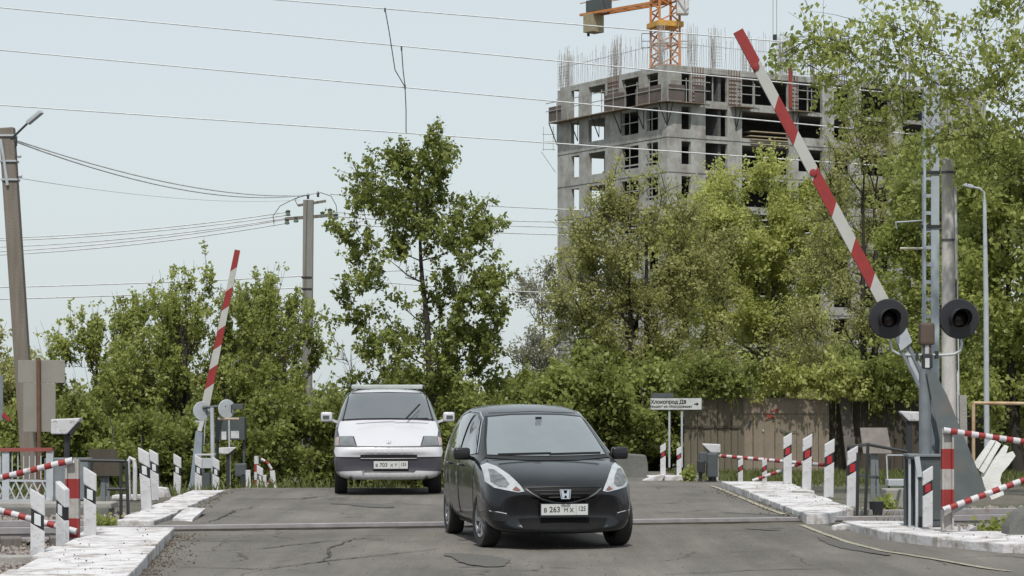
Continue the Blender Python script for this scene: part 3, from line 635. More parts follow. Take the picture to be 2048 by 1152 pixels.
# ---------------------------------------------------------------- poles and wires
D = 44.0; t = thing('utility_pole', 'leaning brown concrete pole with a street lamp at upper left', 'pole', (X(62,D), D, gz(X(62,D),D))); b0 = Vector(t.location); q = lambda px, py, d=44.0: P(px, py, d)-b0
MB().bar(q(63,1000), q(14,256), .28, .22, (0,1,0)).build('shaft', pole_conc, t, .02)
MB().bar(q(60,1000)+Vector((-.1,.15,0)), q(6,256)+Vector((0,.1,0)), .06, .05).build('earth_strip', pale_metal, t)
for py in (272, 323, 360): MB().box(q(14+(py-256)*.066,py), (.32,.28,.035)).build('band', pale_metal, t)
MB().tube([q(4,280)+Vector((0,-.14,0)), q(12,330)+Vector((0,-.14,0)), q(18,372)+Vector((0,-.14,0))], .03, 8).build('conduit', pale_metal, t)
MB().tube([q(24,278)+Vector((0,-.1,0)), q(34,272)+Vector((0,-.15,0)), q(64,248)+Vector((0,-.3,0))], .022, 8).build('lamp_arm', dkgrey, t)
MB().bar(q(62,250)+Vector((0,-.3,0)), q(92,228)+Vector((0,-.4,0)), .12, .08).build('lamp_head', pale_metal, t, .02)
MB().tube([q(33,275), q(33,290), q(29,300)], .015, 6).build('loop_cable', cable_m, t)
for py in (312, 352): MB().lathe([(.001,.04),(.035,.03),(.035,-.03),(.001,-.04)], seg=10, axis_c=q(18+(py-256)*.05,py)+Vector((.17,0,0))).build('insulator', white_paint, t)
D = 75.0; t = thing('utility_pole', 'grey concrete pole with crossarms and insulators behind the trees', 'pole', (X(615,D), D, gz(X(615,D),D))); b0 = Vector(t.location); q = lambda px, py, d=75.0: P(px, py, d)-b0
MB().bar(q(613,900), q(617,400), .33, .26, (0,1,0)).build('shaft', mat('grey_pole_concrete', (.23,.225,.205), .9, (.15,.147,.135), 3, .9, .3, 30, stretch=(4,4,.4)), t, .02)
MB().bar(q(570,438), q(668,430), .1, .1).build('crossarm', pole_conc, t); MB().bar(q(596,411), q(652,402), .08, .08).build('crossarm', pole_conc, t)
ins = mat('dark_insulator', (.02,.02,.022), .3)
for px, py in ((616,392),(636,388)):
    MB().lathe([(.001,-.1),(.05,-.09),(.03,-.02),(.06,0),(.04,.06),(.001,.09)], seg=12, M=Euler((0,R(-90),0)).to_matrix(), axis_c=q(px,py)).build('insulator', ins, t)
for px, py in ((576,425),(574,442),(592,438),(645,428),(660,422),(672,432)):
    MB().lathe([(.001,-.12),(.09,-.1),(.06,0),(.09,.05),(.001,.1)], seg=12, M=Euler((0,R(-90),0)).to_matrix(), axis_c=q(px,py)).build('insulator', mat('glass_insulator', (.1,.13,.1), .2), t)
for pts in ([(615,390),(590,397),(560,412),(546,432),(548,448)], [(596,412),(590,400),(598,392),(612,390)], [(640,385),(662,392),(672,410),(674,424)]):
    MB().tube([q(*p) for p in pts], .012, 5).build('jumper_cable', cable_m, t)
for py in (555, 578): MB().box(q(614,py), (.34,.3,.05)).build('band', dark_metal, t)
MB().box(q(614,742), (.34,.3,.08)).build('band', dkgrey, t)
def wire(label, a, b, sag=0, r=.012, g='overhead wires', m=None, name='wire'):
    a = Vector(a); b = Vector(b); n = 18
    pts = [a.lerp(b, i/n)-Vector((0,0,sag*4*(i/n)*(1-i/n))) for i in range(n+1)]
    o = MB().tube(pts, r, 5).build(name, m or wire_m, None, smooth=True); return tag(o, label, 'wire', g)
HV = 'high voltage lines crossing the sky'
def ext(x1,y1,x2,y2,d,x):
    return P(x, y1+(y2-y1)*(x-x1)/(x2-x1), d)
for (x1,y1,x2,y2), nm in (((560,0,1115,46),'highest grey power line entering at the top centre of the sky'),((0,15,1115,122),'second power line from the top, starting at the upper left corner'),((0,100,1115,203),'third power line from the top crossing the middle of the sky'),((0,210,1115,287),'lowest of the long power lines passing just above the tree top')):
    wire(nm, ext(x1,y1,x2,y2,85,-900), ext(x1,y1,x2,y2,85,2900), -.0, .024, HV)
LV = 'wires strung between the two poles'
wire('upper wire from the street lamp pole to the crossarm pole', P(30,280,44), P(616,390,75), .35, .018, LV)
wire('lower wire from the street lamp pole to the crossarm pole', P(30,283,44), P(636,386,75), .5, .018, LV)
wire('thin faint wire below the pair leaving the street lamp pole', P(30,355,44), P(600,400,75), .2, .006, LV)
for i, (y0, yp, lb) in enumerate(((440,424,'topmost'),(444,430,'second'),(462,436,'third'),(476,438,'fourth'),(482,446,'lowest'))):
    wire('%s of the bundle of wires running left from the crossarm' % lb, P(-400,y0+28,80), P(575,yp,75), .45, .02, 'wire bundle left of the crossarm pole')
for y0, yp, lb in ((572,552,'upper'),(596,575,'lower')):
    wire('%s of two wires low on the crossarm pole, leading left' % lb, P(-400,y0+8,80), P(606,yp,75), .1, .022, 'low wires on the crossarm pole')
for i, (ya, yb, lb) in enumerate(((388,420,'highest'),(424,432,'second'),(432,446,'third'),(446,462,'fourth'),(556,588,'lowest'))):
    wire('%s wire leading right from the crossarm pole behind the tall tree' % lb, P(660,ya,75), P(1700,yb,90), .3, .02, 'wires leading right from the crossarm pole')
o = MB().tube([P(770,18,84.9), P(778,62,84.9), P(790,140,84.9), P(810,174,84.9), P(812,220,84.9), P(812,265,84.9)], .02, 5).build('hanging_cord', cable_m, None); tag(o, 'frayed dark cord hanging from the power lines above the tall tree', 'cord')
MB().tube([P(803,95,84.9), P(806,140,84.9), P(810,172,84.9)], .02, 5).build('cord_strand', cable_m, o)
for px, py in ((770,20),(803,97),(810,174)): MB().box(P(px,py,84.85), (.06,.06,.14)).build('knot', cable_m, o)

# lattice mast
D = 40.0; t = thing('lattice_mast', 'pale grey steel ladder mast behind the crossing signal', 'mast', (X(1860,D), D, -.05)); b0 = Vector(t.location); q = lambda px, py, d=40.0: P(px, py, d)-b0
blue_g = mat('galvanised_steel', (.36,.41,.46), .5, (.28,.32,.36), 4, .8)
MB().bar(q(1848,950), q(1848,150), .045, .16, (0,1,0)).build('leg', blue_g, t); MB().bar(q(1870,950), q(1870,130), .14, .05, (0,1,0)).build('leg', blue_g, t)
py = 150
while py < 930: MB().box(q(1857,py), (.16,.03,.06)).build('rung', blue_g, t); py += 34.5
for py, d_ in ((445,-1),(300,-1)): MB().tube([q(1790 if py == 445 else 1840,py), q(1846,py-4)], .015, 6).build('bracket_arm', blue_g, t)
MB().tube([q(1800,497), q(1846,497)], .022, 8).build('insulator_arm', mat('cream', (.5,.47,.38), .5), t)
MB().tube([q(1791,445), q(1794,458)], .012, 6).build('drop_hook', blue_g, t)
for py in (345, 453): MB().box(q(1860,py), (.34,.1,.05)).build('clamp', dark_metal, t)
D = 38.0; t = thing('utility_pole', 'pale concrete pole with a white conduit right of the ladder mast', 'pole', (X(1898,D), D, -.05)); b0 = Vector(t.location); q = lambda px, py, d=38.0: P(px, py, d)-b0
MB().tube([q(1899,960), q(1895,318)], [.13,.095], 16).build('shaft', pole_conc2, t, smooth=True)
MB().tube([q(1916,960)+Vector((0,-.12,0)), q(1908,372)+Vector((0,-.12,0))], .022, 8).build('conduit', white_paint, t)
MB().tube([q(1915,740)+Vector((-.03,-.15,0)), q(1912,560)+Vector((-.03,-.15,0))], .012, 6).build('cable', cable_m, t)
for py in (345, 480, 620): MB().tube([q(1897,py-2), q(1897,py+2)], .125, 12).build('band', dkgrey, t)
D = 45.0; t = thing('street_lamp', 'thin grey lamp post with a curved arm bending left near the right edge', 'street lamp', (X(1972,D), D, -.05)); b0 = Vector(t.location); q = lambda px, py, d=45.0: P(px, py, d)-b0
MB().tube([q(1974,960), q(1972,600), q(1969,400)], [.055,.05,.035], 12).build('post', pale_metal, t, smooth=True)
MB().tube([q(1969,400), q(1968,385), q(1960,377), q(1945,374)], .02, 8).build('arm', pale_metal, t, smooth=True)
MB().bar(q(1946,374), q(1926,369), .1, .07).build('lamp_head', pale_metal, t, .02)
# yellowish gate frame
t = thing('pipe_gate', 'thin rusty cream pipe frame behind the white broken boards', 'gate', (X(1946,34), 34, -.05)); b0 = Vector(t.location); q = lambda px, py, d=34: P(px, py, d)-b0
cream = mat('cream_pipe', (.5,.42,.27), .6, (.3,.15,.08), 6, .8)
MB().tube([q(1947,960), q(1947,806)], .025, 8).build('upright', cream, t); MB().tube([q(1947,806), q(2140,808)], .025, 8).build('top_pipe', cream, t)
MB().tube([q(2100,808), q(2100,960)], .025, 8).build('upright', cream, t)
MB().bar(P(1928,960,33.5)-b0, P(1925,790,33.5)-b0, .1, .1).build('concrete_stub', concrete, t)
# broken white boards
D = 27.0; t = thing('broken_boards', 'white painted broken boards leaning with a jagged red edge at right', 'boards', (X(1995,D), D, -.1)); b0 = Vector(t.location); q = lambda px, py, d=27.0: P(px, py, d)-b0
chip = mat('chipped_white', (.78,.78,.76), .7, (.6,.6,.58), 6, .8, .3, 40, dirt=(.24,.04,.03), dscale=5, dlo=.62, dhi=.64)
plate(t, [(1946,930),(1984,877),(1992,880),(1957,938)], 0, .04, chip, 'board', q)
plate(t, [(1958,940),(1994,882),(2003,888),(1968,947)], .02, .04, chip, 'board', q)
plate(t, [(1964,950),(2012,890),(2019,893),(2014,908),(2028,903),(2033,912),(2020,930),(2006,946),(2002,960),(2010,990),(1985,1000),(1972,978)], .05, .04, chip, 'board', q)
mb = MB(); mb.prism([(-.1,0),(.11,0),(.09,.13),(.02,.16),(-.02,.05),(-.1,.15)], .16); o = mb.build('stone', slab_paint, None, .01); o.location = (X(1936,25.9),25.9,.02); tag(o, 'white notched stone on the ground right of the right gate post', 'stone')
mb = MB(); mb.prism([(-.25,0),(.25,0),(.2,.3),(.05,.42),(-.12,.36),(-.23,.2)], .4); o = mb.build('boulder', conc_dark, None, .05); o.location = (X(2052,25.3),25.3,.0); tag(o, 'dark grey boulder at the right frame edge', 'boulder')
mb = MB(); mb.prism([(-.33,0),(.36,0),(.34,.35),(.3,.5),(-.3,.55),(-.36,.3)], .5); o = mb.build('concrete_block', conc_dark, None, .03); o.location = (X(1262,49),49,-.12); tag(o, 'large grey concrete block behind the dark car', 'block')

# arrow sign
D = 48.0; t = thing('direction_sign', 'white direction sign with black lettering and right arrow on two posts', 'sign', (X(1352,D), D, gz(X(1352,D),D))); b0 = Vector(t.location); q = lambda px, py, d=48.0: P(px, py, d)-b0
MB().box(q(1352,808), (1.06,.02,.235)).build('board', mat('sign_white', (.5,.52,.5), .5), t, .004)
MB().box(q(1352,808)+Vector((0,.012,0)), (1.09,.012,.26)).build('edge', dark_metal, t)
MB().box(q(1325,791), (.46,.02,.1)).build('upper_board', dkgrey, t)
for px in (1339, 1364): MB().tube([q(px,935)+Vector((0,.04,0)), q(px,800)+Vector((0,.04,0))], .022, 8).build('post', pale_metal, t)
def text(body, size, loc, parent, m, rot=(R(90),0,0), name='lettering', wide=1., bold=.0):
    cu = bpy.data.curves.new(name, 'FONT'); cu.body = body; cu.size = size; cu.align_x = 'CENTER'; cu.align_y = 'CENTER'; cu.extrude = .001; cu.offset = bold
    o = bpy.data.objects.new(name, cu); C.objects.link(o); dg = bpy.context.evaluated_depsgraph_get(); dg.update()
    me = bpy.data.meshes.new_from_object(o.evaluated_get(dg)); bpy.data.objects.remove(o); me.materials.clear()
    o = link(name, me, m, parent); o.location = loc; o.rotation_euler = rot; o.scale = (wide, 1, 1); return o
ink = mat('black_ink', (.015,.015,.015), .5)
text('Хлокопрод ДB', .105, q(1337,804)+Vector((0,-.014,0)), t, ink, bold=.003)
text('стандарт на оборудование', .07, q(1340,813)+Vector((0,-.014,0)), t, ink, bold=.001)
MB().prism([(-.05,-.012),(0,-.012),(0,-.035),(.05,0),(0,.035),(0,.012),(-.05,.012)], .004, Matrix.Translation(q(1393,808)+Vector((0,-.014,0)))).build('arrow', ink, t)

# ---------------------------------------------------------------- board fence, right
t = thing('board_fence', 'tan and dark vertical board fence below the right trees', 'fence', (X(1370,55), 55, -.15)); b0 = Vector(t.location)
brd = {}
def board(x, wd, h, m, y=0, tilt=0):
    key = (round(wd,2), m.name)
    if key not in brd: brd[key] = MB().box((0,0,.5), (wd,.03,1)).build('board', m, t); o = brd[key]
    else: o = brd[key].copy(); C.objects.link(o)
    o.parent = t; o.location = (x, y, 0); o.scale = (1, 1, h); o.rotation_euler = (0, tilt, 0)
rr = random.Random(4)
def span(px0, px1, m, wd, h0, yoff=0):
    x = X(px0,55)-b0.x; xe = X(px1,55)-b0.x
    while x < xe: board(x+wd/2, wd-.012, h0+rr.uniform(-.03,.03), m, yoff+rr.uniform(-.012,.012), rr.uniform(-.006,.006)); x += wd
span(1368,1482, mat('brown_fence_board', (.15,.13,.095), .95, (.095,.083,.062), 2.5, .9, .3, 40, stretch=(5,5,.4)), .16, 1.72)
span(1484,1655, wood_tan, .26, 1.72)
span(1662,1960, wood_dark, .2, 1.68, .6)
span(1960,2300, wood_dark, .2, 1.6, .6)
MB().box((X(1570,55)-b0.x,-.03,1.52), (2.0,.03,.3)).build('top_panel', wood_tan, t)
MB().box((X(1425,55)-b0.x,-.03,1.05), (1.35,.04,.06)).build('rail', wood_dark, t)
MB().bar((X(1705,55)-b0.x,0,0), (X(1692,55)-b0.x,.3,1.75), .26, .12).build('leaning_post', mat('grey_brown_concrete', (.14,.125,.11), .95), t)
gr = [(( -.08,.1,.3), 'red_spray', (.4,.03,.02)), ((.05,0,.25), 'green_spray', (.1,.14,.12))]
def squiggle(px, py, w_, h_, colname, col, seed):
    r_ = random.Random(seed); mm = mat(colname, col, .8); pts = []
    for i in range(7): pts.append(Vector((X(px,55)-b0.x+r_.uniform(-w_,w_), -.05, Z(py,55)-b0.z+r_.uniform(-h_,h_))))
    MB().tube(pts, .009, 4).build('graffiti', mm, t)
squiggle(1540,832,.16,.08,'red_spray',(.45,.04,.03),1); squiggle(1549,822,.1,.05,'red_spray',(.45,.04,.03),5); squiggle(1497,848,.07,.12,'green_spray',(.12,.15,.13),2)
squiggle(1575,862,.2,.08,'green_spray',(.12,.15,.13),3); squiggle(1620,870,.1,.12,'dark_spray',(.04,.05,.06),4); squiggle(1526,862,.03,.05,'white_spray',(.6,.6,.6),6)

# ---------------------------------------------------------------- building under construction
t = thing('apartment_building', 'unfinished grey concrete tower block with empty window openings and rebar on top', 'building', (13.3, 198, 0)); BO = Vector((13.3, 198, 0))
bconc = mat('building_concrete', (.42,.425,.405), .95, (.26,.26,.248), .5, .9, .0, 3, stretch=(3,3,.35), dirt=(.2,.185,.165), dscale=.7, dlo=.42, dhi=.66)
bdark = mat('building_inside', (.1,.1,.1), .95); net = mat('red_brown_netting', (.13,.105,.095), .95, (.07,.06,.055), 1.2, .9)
rebar_m = mat('rebar_steel', (.4,.41,.41), .7, (.25,.22,.2)); board_m = mat('scaffold_board', (.2,.15,.11), .9); pipe_m = mat('scaffold_pipe', (.33,.33,.31), .6)
ua = Vector((-.506,.863,0)); ub = Vector((.863,.506,0))
def uL(px): k = (px-1024)/F; return (13.3-k*198)/(.506+.863*k)
def uR(px): k = (px-1024)/F; return (k*198-13.3)/(.863-.506*k)
Lw = [(uL(1316),uL(1293)),(uL(1277),uL(1243)),(uL(1210),uL(1177)),(uL(1158),uL(1142))]; LL = uL(1115)
Rw = [(uR(1363),uR(1382)),(uR(1411),uR(1455)),(uR(1484),uR(1577)),(uR(1597),uR(1645)),(uR(1668),uR(1700)),(uR(1722),uR(1780)),(uR(1805),uR(1850))]; RL = 36.
TH = .35
def fbox(mb, u, o0, u0, u1, v0, v1, z0, z1):
    nrm = Vector((-u.y, u.x, 0)) if u is ub else Vector((u.y, -u.x, 0))     # inward normal
    c = o0+u*(u0+u1)/2+nrm*(v0+v1)/2; c.z = (z0+z1)/2
    M = Matrix((u, nrm, Vector((0,0,1)))).transposed(); mb.box(c, (u1-u0, v1-v0, z1-z0), M)
O = Vector((0,0,0))
TOP = 29.95
for s in range(10):
    z1 = TOP-3*s; z0 = z1-3
    for u, wins, L in ((ua, Lw, LL), (ub, Rw, RL)):
        mb = MB(); e = [0.0]+[x for a_ in wins for x in a_]+[L]; k0 = .35 if u is ub else 0
        wz0, wz1 = z0+.75, z0+2.72
        if s == 0: wz0, wz1 = z0+.1, z0+2.7
        for i in range(0, len(e), 2): fbox(mb, u, O, max(e[i], k0), e[i+1], 0, TH, z0+.001, z1)
        for i, (a_, b_) in enumerate(wins):
            lo = wz0 if not (u is ub and i in (1,2)) else z0+.35
            if lo > z0+.11: fbox(mb, u, O, a_, b_, .01, TH, z0+.001, lo)
            fbox(mb, u, O, a_, b_, .01, TH, wz1, z1)
        mb.build('storey_wall', bconc, t)
    mb = MB(); fbox(mb, ub, O, .36, RL, TH+.01, 17.5, z0-.1, z0+.12); mb.build('floor_slab', bconc, t)
    # inner walls (rear side open near the far left corner)
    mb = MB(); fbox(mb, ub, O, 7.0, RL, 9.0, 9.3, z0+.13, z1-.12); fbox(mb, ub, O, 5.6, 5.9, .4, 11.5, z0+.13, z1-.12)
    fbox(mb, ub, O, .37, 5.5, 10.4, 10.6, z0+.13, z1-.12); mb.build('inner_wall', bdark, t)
    mb = MB()
    for uu in (6.6, 10, 14, 20, 26, 33): fbox(mb, ub, O, uu, uu+.6, 17.0, 17.4, z0+.13, z1-.12)
    mb.build('rear_column', bconc, t)
    ln = MB(); fbox(ln, ub, O, .0, RL, -.02, .0, z0-.03, z0+.03) if s else None
    if s:
        fbox(ln, ua, O, .0, LL, -.02, .0, z0-.03, z0+.03); ln.build('joint_line', bdark, t)
mb = MB(); fbox(mb, ub, O, 0, RL, 0, 17.5, TOP+.001, TOP+.2); mb.build('roof_slab', bconc, t)
# window bars
for s in range(1, 5):
    z0 = TOP-3*s-3
    for (a_, b_), n in ((Lw[1],2),(Lw[0],2)):
        mb = MB(); fbox(mb, ua, O, a_, b_, -.04, .02, z0+1.7, z0+1.78); fbox(mb, ua, O, (a_+b_)/2-.03, (a_+b_)/2+.03, -.04, .02, z0+.75, z0+2.7)
        if s > 1: fbox(mb, ua, O, a_, b_, -.05, .03, z0+.95, z0+1.08)
        mb.build('window_bars', pipe_m, t)
for i, zz in ((2, 24.6),(2,24.2),(2,24.9),(2,25.3)):
    mb = MB(); fbox(mb, ub, O, Rw[2][0]+.8+random.random()*.6, Rw[2][1]-.1, -.1-random.random()*.5, 1, zz-.4, zz-.32); mb.build('stacked_boards', mat('fresh_timber', (.4,.33,.23), .9), t)
for i, f_ in ((1,.45),(2,.3),(2,.7),(3,.5)):
    a_, b_ = Rw[i]; mb = MB(); fbox(mb, ub, O, a_+(b_-a_)*f_-.05, a_+(b_-a_)*f_+.05, .4, .5, TOP-2.9, TOP-.3); mb.build('prop', pipe_m, t)
# scaffold round the upper storey
for u, L0, L1 in ((ua, -.6, LL+.1), (ub, -.6, uR(1400)), (ub, uR(1460), uR(1500)), (ub, uR(1575), uR(1615))):
    mb = MB(); fbox(mb, u, O, L0, L1, -.95, -.02, TOP-3.08, TOP-3.0); mb.build('scaffold_deck', board_m, t)
    for zz in (1.0, 1.75): m2 = MB(); fbox(m2, u, O, L0, L1+.4, -.98, -.93, TOP-3+zz, TOP-3+zz+.07); m2.build('guard_pipe', pipe_m, t)
    x = L0
    while x <= L1: m3 = MB(); fbox(m3, u, O, x, x+.06, -.98, -.92, TOP-3.1, TOP-1); m3.build('scaffold_post', pipe_m, t); x += 1.9
    x = L0+.6
    while x < L1:
        nrm = Vector((-u.y, u.x, 0)) if u is ub else Vector((u.y, -u.x, 0)); p0 = u*x-nrm*.9+Vector((0,0,TOP-3.1)); p1 = u*x-nrm*.03+Vector((0,0,TOP-5))
        m4 = MB(); m4.bar(p0, p1, .07); m4.bar(p1, p1+Vector((0,0,1.9)), .06); m4.build('bracket', dark_metal, t); x += 3.6
for u, a_, b_ in ((ua,-.5,3.6),(ua,5,8.5),(ua,15.9,LL+.1),(ub,-.5,1.2),(ub,2.2,uR(1400))):
    mb = MB(); fbox(mb, u, O, a_, b_, -.9, -.88, TOP-2.95, TOP-1.6); mb.build('safety_net', net, t)
for u, a_, b_ in ((ua,7.6,9.4),(ub,uR(1457),uR(1482)),(ub,uR(1578),uR(1596)),(ub,uR(1384),uR(1409))):
    mb = MB(); x = a_
    while x < b_: fbox(mb, u, O, x, x+.05, -.06, -.005, TOP-2.9, TOP+.2); x += .28
    zz = TOP-2.8
    while zz < TOP: fbox(mb, u, O, a_, b_, -.07, -.005, zz, zz+.05); zz += .35
    mb.build('formwork', mat('formwork_steel', (.17,.1,.08), .8), t)
mb = MB(); fbox(mb, ub, O, uR(1577), uR(1583), -.12, -.005, TOP-2.7, TOP+1.1); mb.build('red_chute', mat('red_chute', (.28,.05,.035), .7), t)
# small cage at the far left corner
mb = MB(); p0 = ua*(LL)+Vector((-.2,-.2,0))
for dx in (-1.1, -.2):
    for dy in (0,): mb.bar(p0+Vector((dx,0,24.4)), p0+Vector((dx,0,26.6)), .05)
for zz in (24.5,25.2,25.9): mb.bar(p0+Vector((-1.2,0,zz)), p0+Vector((0,0,zz)), .05)
mb.bar(p0+Vector((-1.3,0,24.3)), p0+Vector((0,0,22.4)), .06); mb.build('corner_cage', pipe_m, t)
# rebar forest
rg = random.Random(11); mb = MB()
def rod(p, h): mb.bar(p, p+Vector((rg.gauss(0,.09), rg.gauss(0,.09), h)), .035)
for u, L in ((ua, LL), (ub, RL)):
    x = .1
    nrm = Vector((-u.y, u.x, 0)) if u is ub else Vector((u.y, -u.x, 0))
    while x < L:
        f = 2.7+.4*math.sin(x*1.3)+(.3 if u is ub and x < 16 else -.4 if u is ub else .2)
        rod(u*x+nrm*.15+Vector((0,0,TOP+.2)), f*rg.uniform(.62,1.12)); x += .24
    for zz in (1.9,): 
        mb.bar(nrm*.15+Vector((0,0,TOP+.2+zz)), u*L+nrm*.15+Vector((0,0,TOP+.2+zz)), .04)
for u, cs in ((ua,(1.5,8.3,9.0,16.5,17.6)), (ub,(2.8,5.3,8.6,12.5,13.4,16,19,23,27))):
    nrm = Vector((-u.y, u.x, 0)) if u is ub else Vector((u.y, -u.x, 0))
    for c in cs:
        for i in range(16): rod(u*(c+rg.uniform(-.5,.5))+nrm*rg.uniform(.1,.7)+Vector((0,0,TOP+.2)), rg.uniform(2.6,3.9))
        for zz in np.arange(.3, 2.4, .28): mb.bar(u*(c-.5)+nrm*.12+Vector((0,0,TOP+.2+zz)), u*(c+.5)+nrm*.12+Vector((0,0,TOP+.2+zz)), .025)
rb = mb.build('rebar', rebar_m, t); rb['kind'] = 'stuff'
# crane
t = thing('tower_crane', 'orange lattice tower crane rising behind the unfinished building', 'crane', (14.05, 212, 0)); orange = mat('crane_orange', (.5,.2,.05), .6, (.33,.13,.05), 2, .8)
mb = MB(); W = 1.0; H = 40; rot = Euler((0,0,R(20))).to_matrix(); cs = [rot @ Vector((a*W, b*W, 0)) for a, b in ((-1,-1),(1,-1),(1,1),(-1,1))]
for c in cs: mb.bar(c, c+Vector((0,0,H)), .22)
for s in range(int((H-14)/2)):
    z0 = 14+s*2
    for i in range(4):
        a_, b_ = cs[i], cs[(i+1) % 4]; mb.bar(a_+Vector((0,0,z0)), b_+Vector((0,0,z0)), .13); mb.bar(a_+Vector((0,0,z0)), b_+Vector((0,0,z0+1)), .12); mb.bar(b_+Vector((0,0,z0+1)), a_+Vector((0,0,z0+2)), .12)
mb.build('mast', orange, t)
yel = mat('crane_yellow', (.55,.3,.06), .6)
MB().box((0,0,35.75), (2.6,2.6,.5), Euler((0,0,R(20)))).build('slewing_ring', yel, t, .05)
for sx in (-1, 1):
    mb = MB()
    for a_ in (1.35, 2.15): mb.bar((sx*a_,0,33.9+(1 if sx<0 else 0)*-.3), (sx*a_,0,35.0), .05)
    for zz in (33.7, 34.3, 35.0): mb.bar((sx*1.2,0,zz), (sx*2.15,0,zz), .06)
    mb.build('catwalk_cage', dkgrey, t)
jd = Vector((-.68,.73,0)); sdv = Vector((.73,.68,0)); mb = MB(); zb = 37.9
for sgn_ in (-.6, .6):
    mb.bar(sdv*sgn_+Vector((0,0,zb)), jd*10.5+sdv*sgn_+Vector((0,0,zb)), .22); mb.bar(sdv*sgn_+Vector((0,0,zb+1.1)), jd*10.5+sdv*sgn_+Vector((0,0,zb+1.1)), .08)
for i in range(7): mb.bar(jd*(i*1.7)+sdv*-.6+Vector((0,0,zb)), jd*(i*1.7)+sdv*.6+Vector((0,0,zb)), .12)
mb.build('counter_jib', orange, t)
mb = MB(); mb.box(jd*9.3+Vector((0,0,zb-.9)), (1.5,1.3,1.7), Matrix((sdv, jd, Vector((0,0,1)))).transposed()); mb.build('counterweight', mat('ballast_concrete', (.3,.26,.17), .9), t, .03)
mb = MB(); mb.box(jd*10.0+Vector((0,0,zb-.8)), (.25,.25,2.4)); mb.build('counterweight_hanger', dark_metal, t)
MB().box(jd*8.6+Vector((0,0,zb+.7)), (1.3,2.2,1.1), Matrix((sdv, jd, Vector((0,0,1)))).transposed()).build('winch_house', dkgrey, t, .03)
MB().box((1.5,-1.2,37.4), (1.1,1.3,1.7)).build('cab', mat('cab_white', (.6,.6,.6), .4), t, .05)
mb = MB()
for z_, off_ in ((zb,-.6),(zb,.6),(zb+1.3,0)): mb.bar(sdv*off_+Vector((0,0,z_)), -jd*40+sdv*off_+Vector((0,0,z_)), .12)
for i in range(26):
    for off_ in (-.6,.6): mb.bar(-jd*(i*1.54)+sdv*off_+Vector((0,0,zb)), -jd*((i+.5)*1.54)+Vector((0,0,zb+1.3)), .07); mb.bar(-jd*((i+1)*1.54)+sdv*off_+Vector((0,0,zb)), -jd*((i+.5)*1.54)+Vector((0,0,zb+1.3)), .07)
mb.build('jib', orange, t)
MB().bar((0,0,38), (0,0,44), .5).build('tower_head', orange, t)
MB().bar((0,0,44), jd*10+Vector((0,0,39)), .08).build('tie_bar', dark_metal, t); MB().bar((0,0,44), -jd*30+Vector((0,0,39.2)), .08).build('tie_bar', dark_metal, t)
hk = -jd*13.2
for o_ in (-.25, .25): MB().bar(hk+sdv*o_+Vector((0,0,zb)), hk+sdv*o_+Vector((0,0,33.4)), .035).build('hoist_cable', cable_m, t)
MB().box(hk+Vector((0,0,33.1)), (.35,.35,.6)).build('hook_block', dark_metal, t, .05)

# ---------------------------------------------------------------- vegetation
def curve_pts(a, c, b, n):
    t = np.linspace(0, 1, n)[:, None]; return (1-t)**2*a+2*t*(1-t)*c+t*t*b
def np_tubes(paths, radii, seg):
    """paths list of (n,3); radii list of (n,)"""
    V = []; Q = []; base = 0
    ang = np.linspace(0, 2*np.pi, seg, endpoint=False)
    for p, r in zip(paths, radii):
        n = len(p); t = np.gradient(p, axis=0); t /= np.linalg.norm(t, axis=1)[:, None]+1e-9
        ref = np.array([.3,.2,1.]) if abs(t[0,2]) < .8 else np.array([1.,.2,.1])
        u = np.cross(t, ref); u /= np.linalg.norm(u, axis=1)[:, None]+1e-9; v = np.cross(t, u)
        ring = p[:, None, :]+(u[:, None, :]*np.cos(ang)[None, :, None]+v[:, None, :]*np.sin(ang)[None, :, None])*r[:, None, None]
        V.append(ring.reshape(-1, 3)); i = np.arange(n-1)[:, None]*seg; k = np.arange(seg)[None, :]; k2 = (k+1) % seg
        Q.append(np.stack([i+k, i+k2, i+seg+k2, i+seg+k], -1).reshape(-1, 4)+base); base += n*seg
    return np.concatenate(V), np.concatenate(Q)
def leaves_at(pos, size, rng, droop=.0, elong=1.5):
    n = len(pos); s = size*rng.uniform(.55, 1.35, n)[:, None]
    d = rng.normal(0, 1, (n, 3)); d[:, 2] -= droop; d /= np.linalg.norm(d, axis=1)[:, None]
    e = rng.normal(0, 1, (n, 3)); w_ = np.cross(d, e); w_ /= np.linalg.norm(w_, axis=1)[:, None]+1e-9
    a = pos; b = pos+d*s*elong*.45+w_*s*.5; c = pos+d*s*elong; e_ = pos+d*s*elong*.45-w_*s*.5
    nn_ = np.cross(d, w_); c = c+nn_*s*.15
    V = np.stack([a, b, c, e_], 1).reshape(-1, 3); Q = np.arange(4*n).reshape(-1, 4); return V, Q
